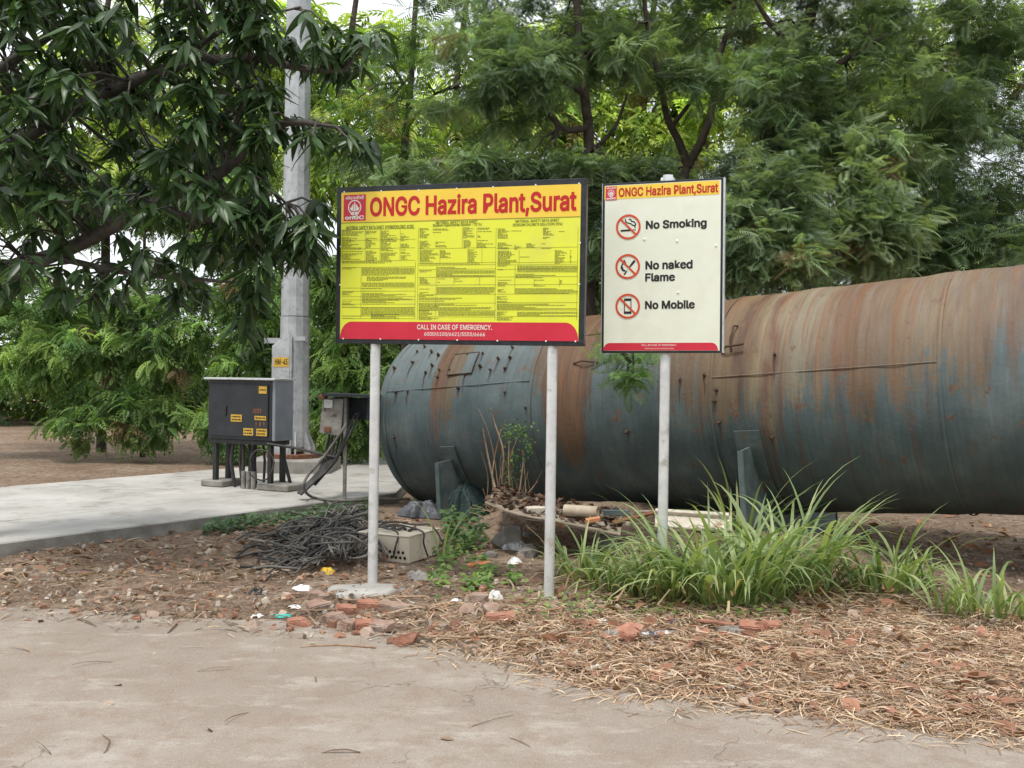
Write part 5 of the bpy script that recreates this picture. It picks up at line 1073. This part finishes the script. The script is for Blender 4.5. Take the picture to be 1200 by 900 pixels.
tree('feathery_tree', 'feathery tree far right standing behind the tank end', gb(1120, 14), [gb(1120, 14), W(1110, 200, 14), W(1130, 100, 13.9), W(1120, 0, 13.8)], [[W(1110, 180, 14), W(1060, 110, 13.6), .05], [W(1128, 110, 13.9), W(1180, 40, 13.6), .05]],
     [blob(1130, 200, 12.8, 1.2, .9, 1.1, 90), blob(1190, 80, 13, 1.2, 1, 1.2, 80), blob(1100, 20, 13.2, 1.4, 1, .8, 60), blob(1180, 290, 12.4, .9, .7, .5, 60), blob(1080, 290, 12.8, .8, .6, .5, 50)], 'feather', .3, 14, DK, .13)
# hanging spray below the notice board
tree('sapling', 'drooping green spray of leaves hanging against the tank below the notice board', W(742, 404, 9.0), [W(770, 330, 9.25), W(752, 372, 9.1), W(742, 405, 9.0)], [[W(752, 372, 9.1), W(765, 400, 9.0), .008], [W(745, 395, 9.05), W(738, 425, 8.95), .006]],
     [blob(738, 436, 8.95, .13, .1, .11, 8), blob(748, 415, 9.0, .18, .1, .04, 6), blob(706, 405, 9.0, .05, .06, .08, 2)], 'feather', .15, 12, [(.14, .24, .08), (.2, .32, .10)], .012, group='saplings by the tank')
# thin stem left of centre and bright trees beyond
tree('slender_tree', 'thin dark stemmed tree with sparse bright leaves left of centre', gb(478, 15.5), [gb(478, 15.5), W(474, 200, 15.5), W(478, 140, 15.5), W(482, 90, 15.4), W(486, 20, 15.3), W(490, -40, 15.2)], [[W(477, 150, 15.5), W(510, 110, 15.2), W(560, 100, 15), .03], [W(480, 110, 15.4), W(455, 70, 15.2), W(430, 40, 15), .03]],
     [blob(500, 40, 14.6, 1.0, .8, .45, 18), blob(440, 110, 15, .8, .7, .3, 14), blob(520, 120, 15, .7, .6, .3, 10), blob(500, 180, 15, 1.2, .7, .2, 16), blob(430, 180, 15, .7, .6, .2, 10)], 'feather', .34, 10, [(.12, .2, .07), (.17, .27, .08), (.09, .16, .06)], .07)
for k, (px, Y, bl_, lab) in enumerate(((410, 19, [blob(400, 90, 19, 1.6, 1.2, .8, 20), blob(440, 150, 18.6, 1.5, 1.2, .5, 16), blob(400, 195, 18.4, 1.6, 1.1, .5, 40), blob(330, 60, 19, 1.4, 1.2, 1.0, 44), blob(300, 150, 19, 1.4, 1.2, .9, 44)], 'bright yellow green tree behind the mast at left'),
    (540, 20, [blob(520, 145, 20, 1.6, 1.2, .5, 15), blob(590, 165, 19.6, 1.6, 1.1, .6, 32), blob(470, 60, 20, 1.6, 1.2, .6, 12), blob(560, 60, 20, 1.8, 1.2, .8, 16), blob(620, 120, 20, 1.3, 1, .7, 36)], 'bright yellow green tree seen through the gaps above the yellow board'),
    (760, 20, [blob(740, 175, 20, 1.6, 1.1, .7, 56), blob(760, 120, 20, 1.6, 1.1, .6, 44), blob(880, 120, 20, 1.8, 1.1, .8, 44), blob(850, 45, 20, 1.8, 1.2, .9, 44), blob(690, 60, 20.5, 1.8, 1, .9, 36)], 'bright yellow green tree seen between the dark forked trunks'),
    (1000, 20, [blob(1000, 150, 20, 2, 1.2, 1.4, 70), blob(1100, 60, 20, 2, 1.2, 1.2, 60)], 'bright green tree behind the far right foliage'),
    (120, 19, [blob(60, 150, 19, 2, 1.2, 1.4, 60), blob(180, 80, 19, 2, 1.2, 1.2, 60), blob(200, 190, 19, 1.6, 1, .9, 50)], 'bright yellow green tree behind the cabinet at far left'))):
    tree('leafy_tree', lab, gb(px, Y), [gb(px, Y), W(px+4, 260, Y), W(px-6, 120, Y), W(px+10, -20, Y)], [[W(px, 200, Y), W(px-60, 110, Y-.3), .05], [W(px, 170, Y), W(px+70, 90, Y-.3), .05]], bl_, 'neem', .46, 9, YG, .1, group='bright trees beyond the yard')
# bushes behind the yard
for k, (bl_, ti, lab) in enumerate((([blob(395, 330, 16.6, .55, .6, .5, 60), blob(402, 400, 16.4, .65, .6, .7, 80), blob(430, 450, 16.2, .8, .6, .7, 80), blob(400, 500, 16.2, .6, .5, .4, 40)], MD, 'dense green bush behind the junction box'),
    ([blob(310, 350, 17, .8, .6, .5, 60), blob(300, 420, 17, .9, .6, .8, 80), blob(295, 500, 17, .9, .5, .5, 50)], MD, 'dense green bush behind the cabinet left of the mast'),
    ([blob(170, 225, 18, 1.0, .8, .5, 60), blob(250, 222, 18, .9, .8, .45, 50), blob(270, 285, 17.6, .9, .7, .4, 50), blob(80, 230, 18.5, 1.6, .8, .9, 80), blob(200, 240, 18.5, 1.2, .8, .6, 60), blob(0, 200, 18.5, 1.2, .8, 1, 60), blob(280, 250, 18.5, .8, .6, .6, 40), blob(200, 380, 17.2, 1.1, .6, 1.0, 110), blob(100, 400, 17.4, 1.2, .7, 1.1, 120), blob(10, 380, 17.4, 1.2, .7, 1.2, 110), blob(150, 490, 17, 1.6, .5, .5, 70)], MD, 'wide green bush at the far left of the yard'),
    ([blob(470, 330, 17, .9, .6, .8, 70), blob(520, 380, 17, 1, .6, .8, 70), blob(600, 350, 16.5, 1.2, .6, .8, 80)], DK, 'dark bush hidden behind the yellow board'),
    ([blob(700, 330, 15.2, 1.0, .6, .6, 80), blob(800, 310, 15, 1.2, .6, .7, 80), blob(900, 300, 14.8, 1.2, .6, .7, 80)], DK, 'dark bush along the crown of the tank'),
    ([blob(1020, 290, 15.2, 1.3, .6, .9, 90), blob(1150, 280, 15.2, 1.3, .6, .9, 90), blob(1260, 300, 15.2, 1.3, .6, .9, 60)], DK, 'dark bush behind the far right end of the tank'))):
    c = bl_[0][0]; tree('leafy_bush', lab, (c.x, c.y, 0), [Vector((c.x, c.y, 0)), Vector((c.x, c.y, .8)), c], [], bl_, 'neem' if k < 3 else 'feather', .21 if k < 3 else .26, 18 if k < 3 else 14, ti, .05, group='bushes behind the yard', twig=False)
# distant wood closing the view (one mass)
cl = []
for i in range(900):
    x = random.uniform(-26, 26); y = random.uniform(27, 36); z = random.uniform(0, 1)**1.3*4.6*(.75+.25*math.sin(x*.7)); cl.append(((x, y, z), (0, -.6, .3)))
wd = link('wood_and_sky_block', crown_mesh('wood_and_sky_block', cl, 'bush', .75, 12, [(.09, .15, .04), (.13, .19, .05), (.06, .11, .035)]), 'leaf'); tag(wd, kind='stuff')

cl = []  # unseen leaf mass added behind the camera to block low sky light
for i in range(900):
    x = random.uniform(-45, 45); y = -random.uniform(15, 21)+abs(x)*.12; z = random.uniform(0, 1)**1.1*7*(.8+.2*math.sin(x*.5)); cl.append(((x, y, z), (0, .6, .3)))
low_sky_block = link('wood_and_sky_block', crown_mesh('wood_and_sky_block', cl, 'bush', 1.5, 9, MD), 'leaf'); tag(low_sky_block, kind='stuff')

# ------------------------------------------------------------------ mango tree, overhanging from the left
LV = []
for seed in range(4):
    r = random.Random(seed); V = []; Q = []; n = 6; dr_ = .25+.3*seed/3
    for i in range(n+1):
        f = i/n; wd_ = .14*math.sin(PI*min(1, f*.96+.03))**.75*(1-.35*f)+.002; z = -dr_*f*f+.03*math.sin(f*6+seed); V += [(f, -wd_, z+.035-.03*f), (f, 0, z-.012), (f, wd_, z+.035-.03*f)]
    Q = [(i*3+j, i*3+3+j, i*3+4+j, i*3+1+j) for i in range(n) for j in range(2)]; LV.append((np.array(V), np.array(Q)))
mg0 = G(-75, 655); mango = thing('mango_tree', 'dark mango tree with long drooping leaves overhanging from the left', 'tree', (mg0[0], mg0[1], 0)); ml = Vector(mango.location); Ym = mg0[1]
def ml_(pts): return [p-ml for p in pts]
tr = curve_pts([Vector((mg0[0], Ym, -.1)), W(-72, 560, Ym), W(-80, 450, Ym), W(-66, 340, Ym), W(-60, 250, Ym), W(-70, 100, Ym), W(-60, -60, Ym)], 5); MB().tube(ml_(tr), list(np.linspace(.19, .09, len(tr))), 12).build('trunk', 'mango_bark', mango)
limbs = [([W(-66, 330, Ym), W(60, 300, Ym-.2), W(180, 240, Ym-.4), W(262, 200, Ym-.4), W(290, 172, Ym-.5), W(325, 148, Ym-.6), W(350, 143, Ym-.7), W(375, 146, Ym-.8)], .07), ([W(-60, 220, Ym), W(80, 130, Ym-.2), W(200, 80, Ym-.4), W(300, 68, Ym-.5), W(335, 76, Ym-.5), W(375, 83, Ym-.6), W(405, 82, Ym-.7)], .065),
         ([W(180, 240, Ym-.4), W(245, 258, Ym-.4), W(300, 250, Ym-.5), W(335, 238, Ym-.6)], .03), ([W(60, 300, Ym-.2), W(150, 320, Ym-.3), W(240, 328, Ym-.4), W(288, 332, Ym-.5)], .03), ([W(-60, 120, Ym), W(60, 40, Ym), W(150, -30, Ym+.1)], .06), ([W(200, 80, Ym-.4), W(270, 30, Ym-.5), W(345, 10, Ym-.6)], .03), ([W(262, 200, Ym-.4), W(285, 120, Ym-.6), W(298, 90, Ym-.6)], .02)]
nodes = []
for c, r_ in limbs:
    cp = curve_pts(c, 5); nodes += cp; MB().tube(ml_(cp), list(np.linspace(r_, r_*.25, len(cp))), 8).build('limb', 'mango_bark', mango)
na = np.array([tuple(p) for p in nodes])
tips = [(300, 45), (318, 62), (338, 50), (372, 52), (395, 60), (414, 52), (432, 50), (448, 42), (420, 78), (400, 84), (296, 85), (305, 110), (292, 130), (312, 135), (300, 165), (322, 148), (345, 142), (362, 148), (380, 152), (398, 156), (412, 166), (425, 172), (434, 168), (290, 200),
        (300, 215), (352, 258), (336, 262), (322, 275), (345, 285), (362, 272), (360, 292), (366, 262), (372, 240), (300, 262), (290, 285), (312, 300), (290, 330), (300, 345), (290, 362), (288, 385), (362, 302), (360, 22), (300, 20), (385, 32), (286, 60), (288, 240), (296, 190), (292, 25), (312, 30), (326, 44), (345, 60), (360, 66), (384, 66), (402, 66), (292, 110), (300, 150), (306, 185), (296, 250), (308, 230), (316, 262), (350, 300), (358, 288), (340, 275), (356, 262), (328, 290), (304, 318), (294, 345), (322, 240), (365, 160), (410, 40), (318, 100)]
rp = []
for px, py in tips: rp.append((px, py, Ym-.5+random.uniform(-.45, .35), 1))
for i in range(330):
    px, py = random.uniform(-60, 287), random.uniform(-60, 350)
    if random.random() < (.95 if py < 260 else .55): rp.append((px, py, Ym-.3+random.uniform(-.8, .8), 0))
for i in range(9): rp.append((random.uniform(285, 316), random.uniform(-10, 330), Ym-.4+random.uniform(-.6, .6), 1))
tw_ = MB(); Vs, Qs, Ts = [], [], []; off = 0; lme = []
for v, q_ in LV: me = npmesh('leaf', v, q_, smooth=True); me.materials.append(MT['mango']); lme.append(me)
nleaf = 0
for px, py, Y_, inn in rp:
    c = np.array(tuple(W(px, py, Y_))); j = np.argmin(((na-c)**2).sum(1)); q_ = na[j]
    if np.linalg.norm(q_-c) < 2.0: tw_.tube(ml_([Vector(q_), Vector((q_+c)/2+np.array([0, 0, .05])), Vector(c)]), [.012, .009, .006], 5, cap=False)
    k = random.randint(11, 17); d = unit(k)*np.array([1, 1, .4])+np.array([0, -.1, -.38]); S = rng.uniform(.16, .25, k); R = frames(d, np.array([[0, -.1, 1.]])+rng.normal(0, .35, (k, 3)))
    cc = c-np.array(ml)+rng.normal(0, .03, (k, 3))
    for i in range(k):
        vi = random.randrange(4)
        if inn and nleaf < 300 and random.random() < .5:
            m = Matrix([[*(R[i][a]*S[i]), cc[i][a]] for a in range(3)]+[[0, 0, 0, 1]]); link('leaf', lme[vi], None, mango, m); nleaf += 1
        else:
            v, qq = LV[vi]; Vs.append((v@(R[i]*S[i]).T)+cc[i]); Qs.append(qq+off); off += len(v); Ts.append(np.repeat(np.array([[.042, .08, .028]])*random.uniform(.6, 1.6), len(v), 0))
fm = link('foliage', npmesh('foliage', np.concatenate(Vs), np.concatenate(Qs), np.concatenate(Ts), True), 'mango_tint', mango); fm['kind'] = 'stuff'
tb = tw_.build('twigs', 'mango_bark', mango); tb['kind'] = 'stuff'
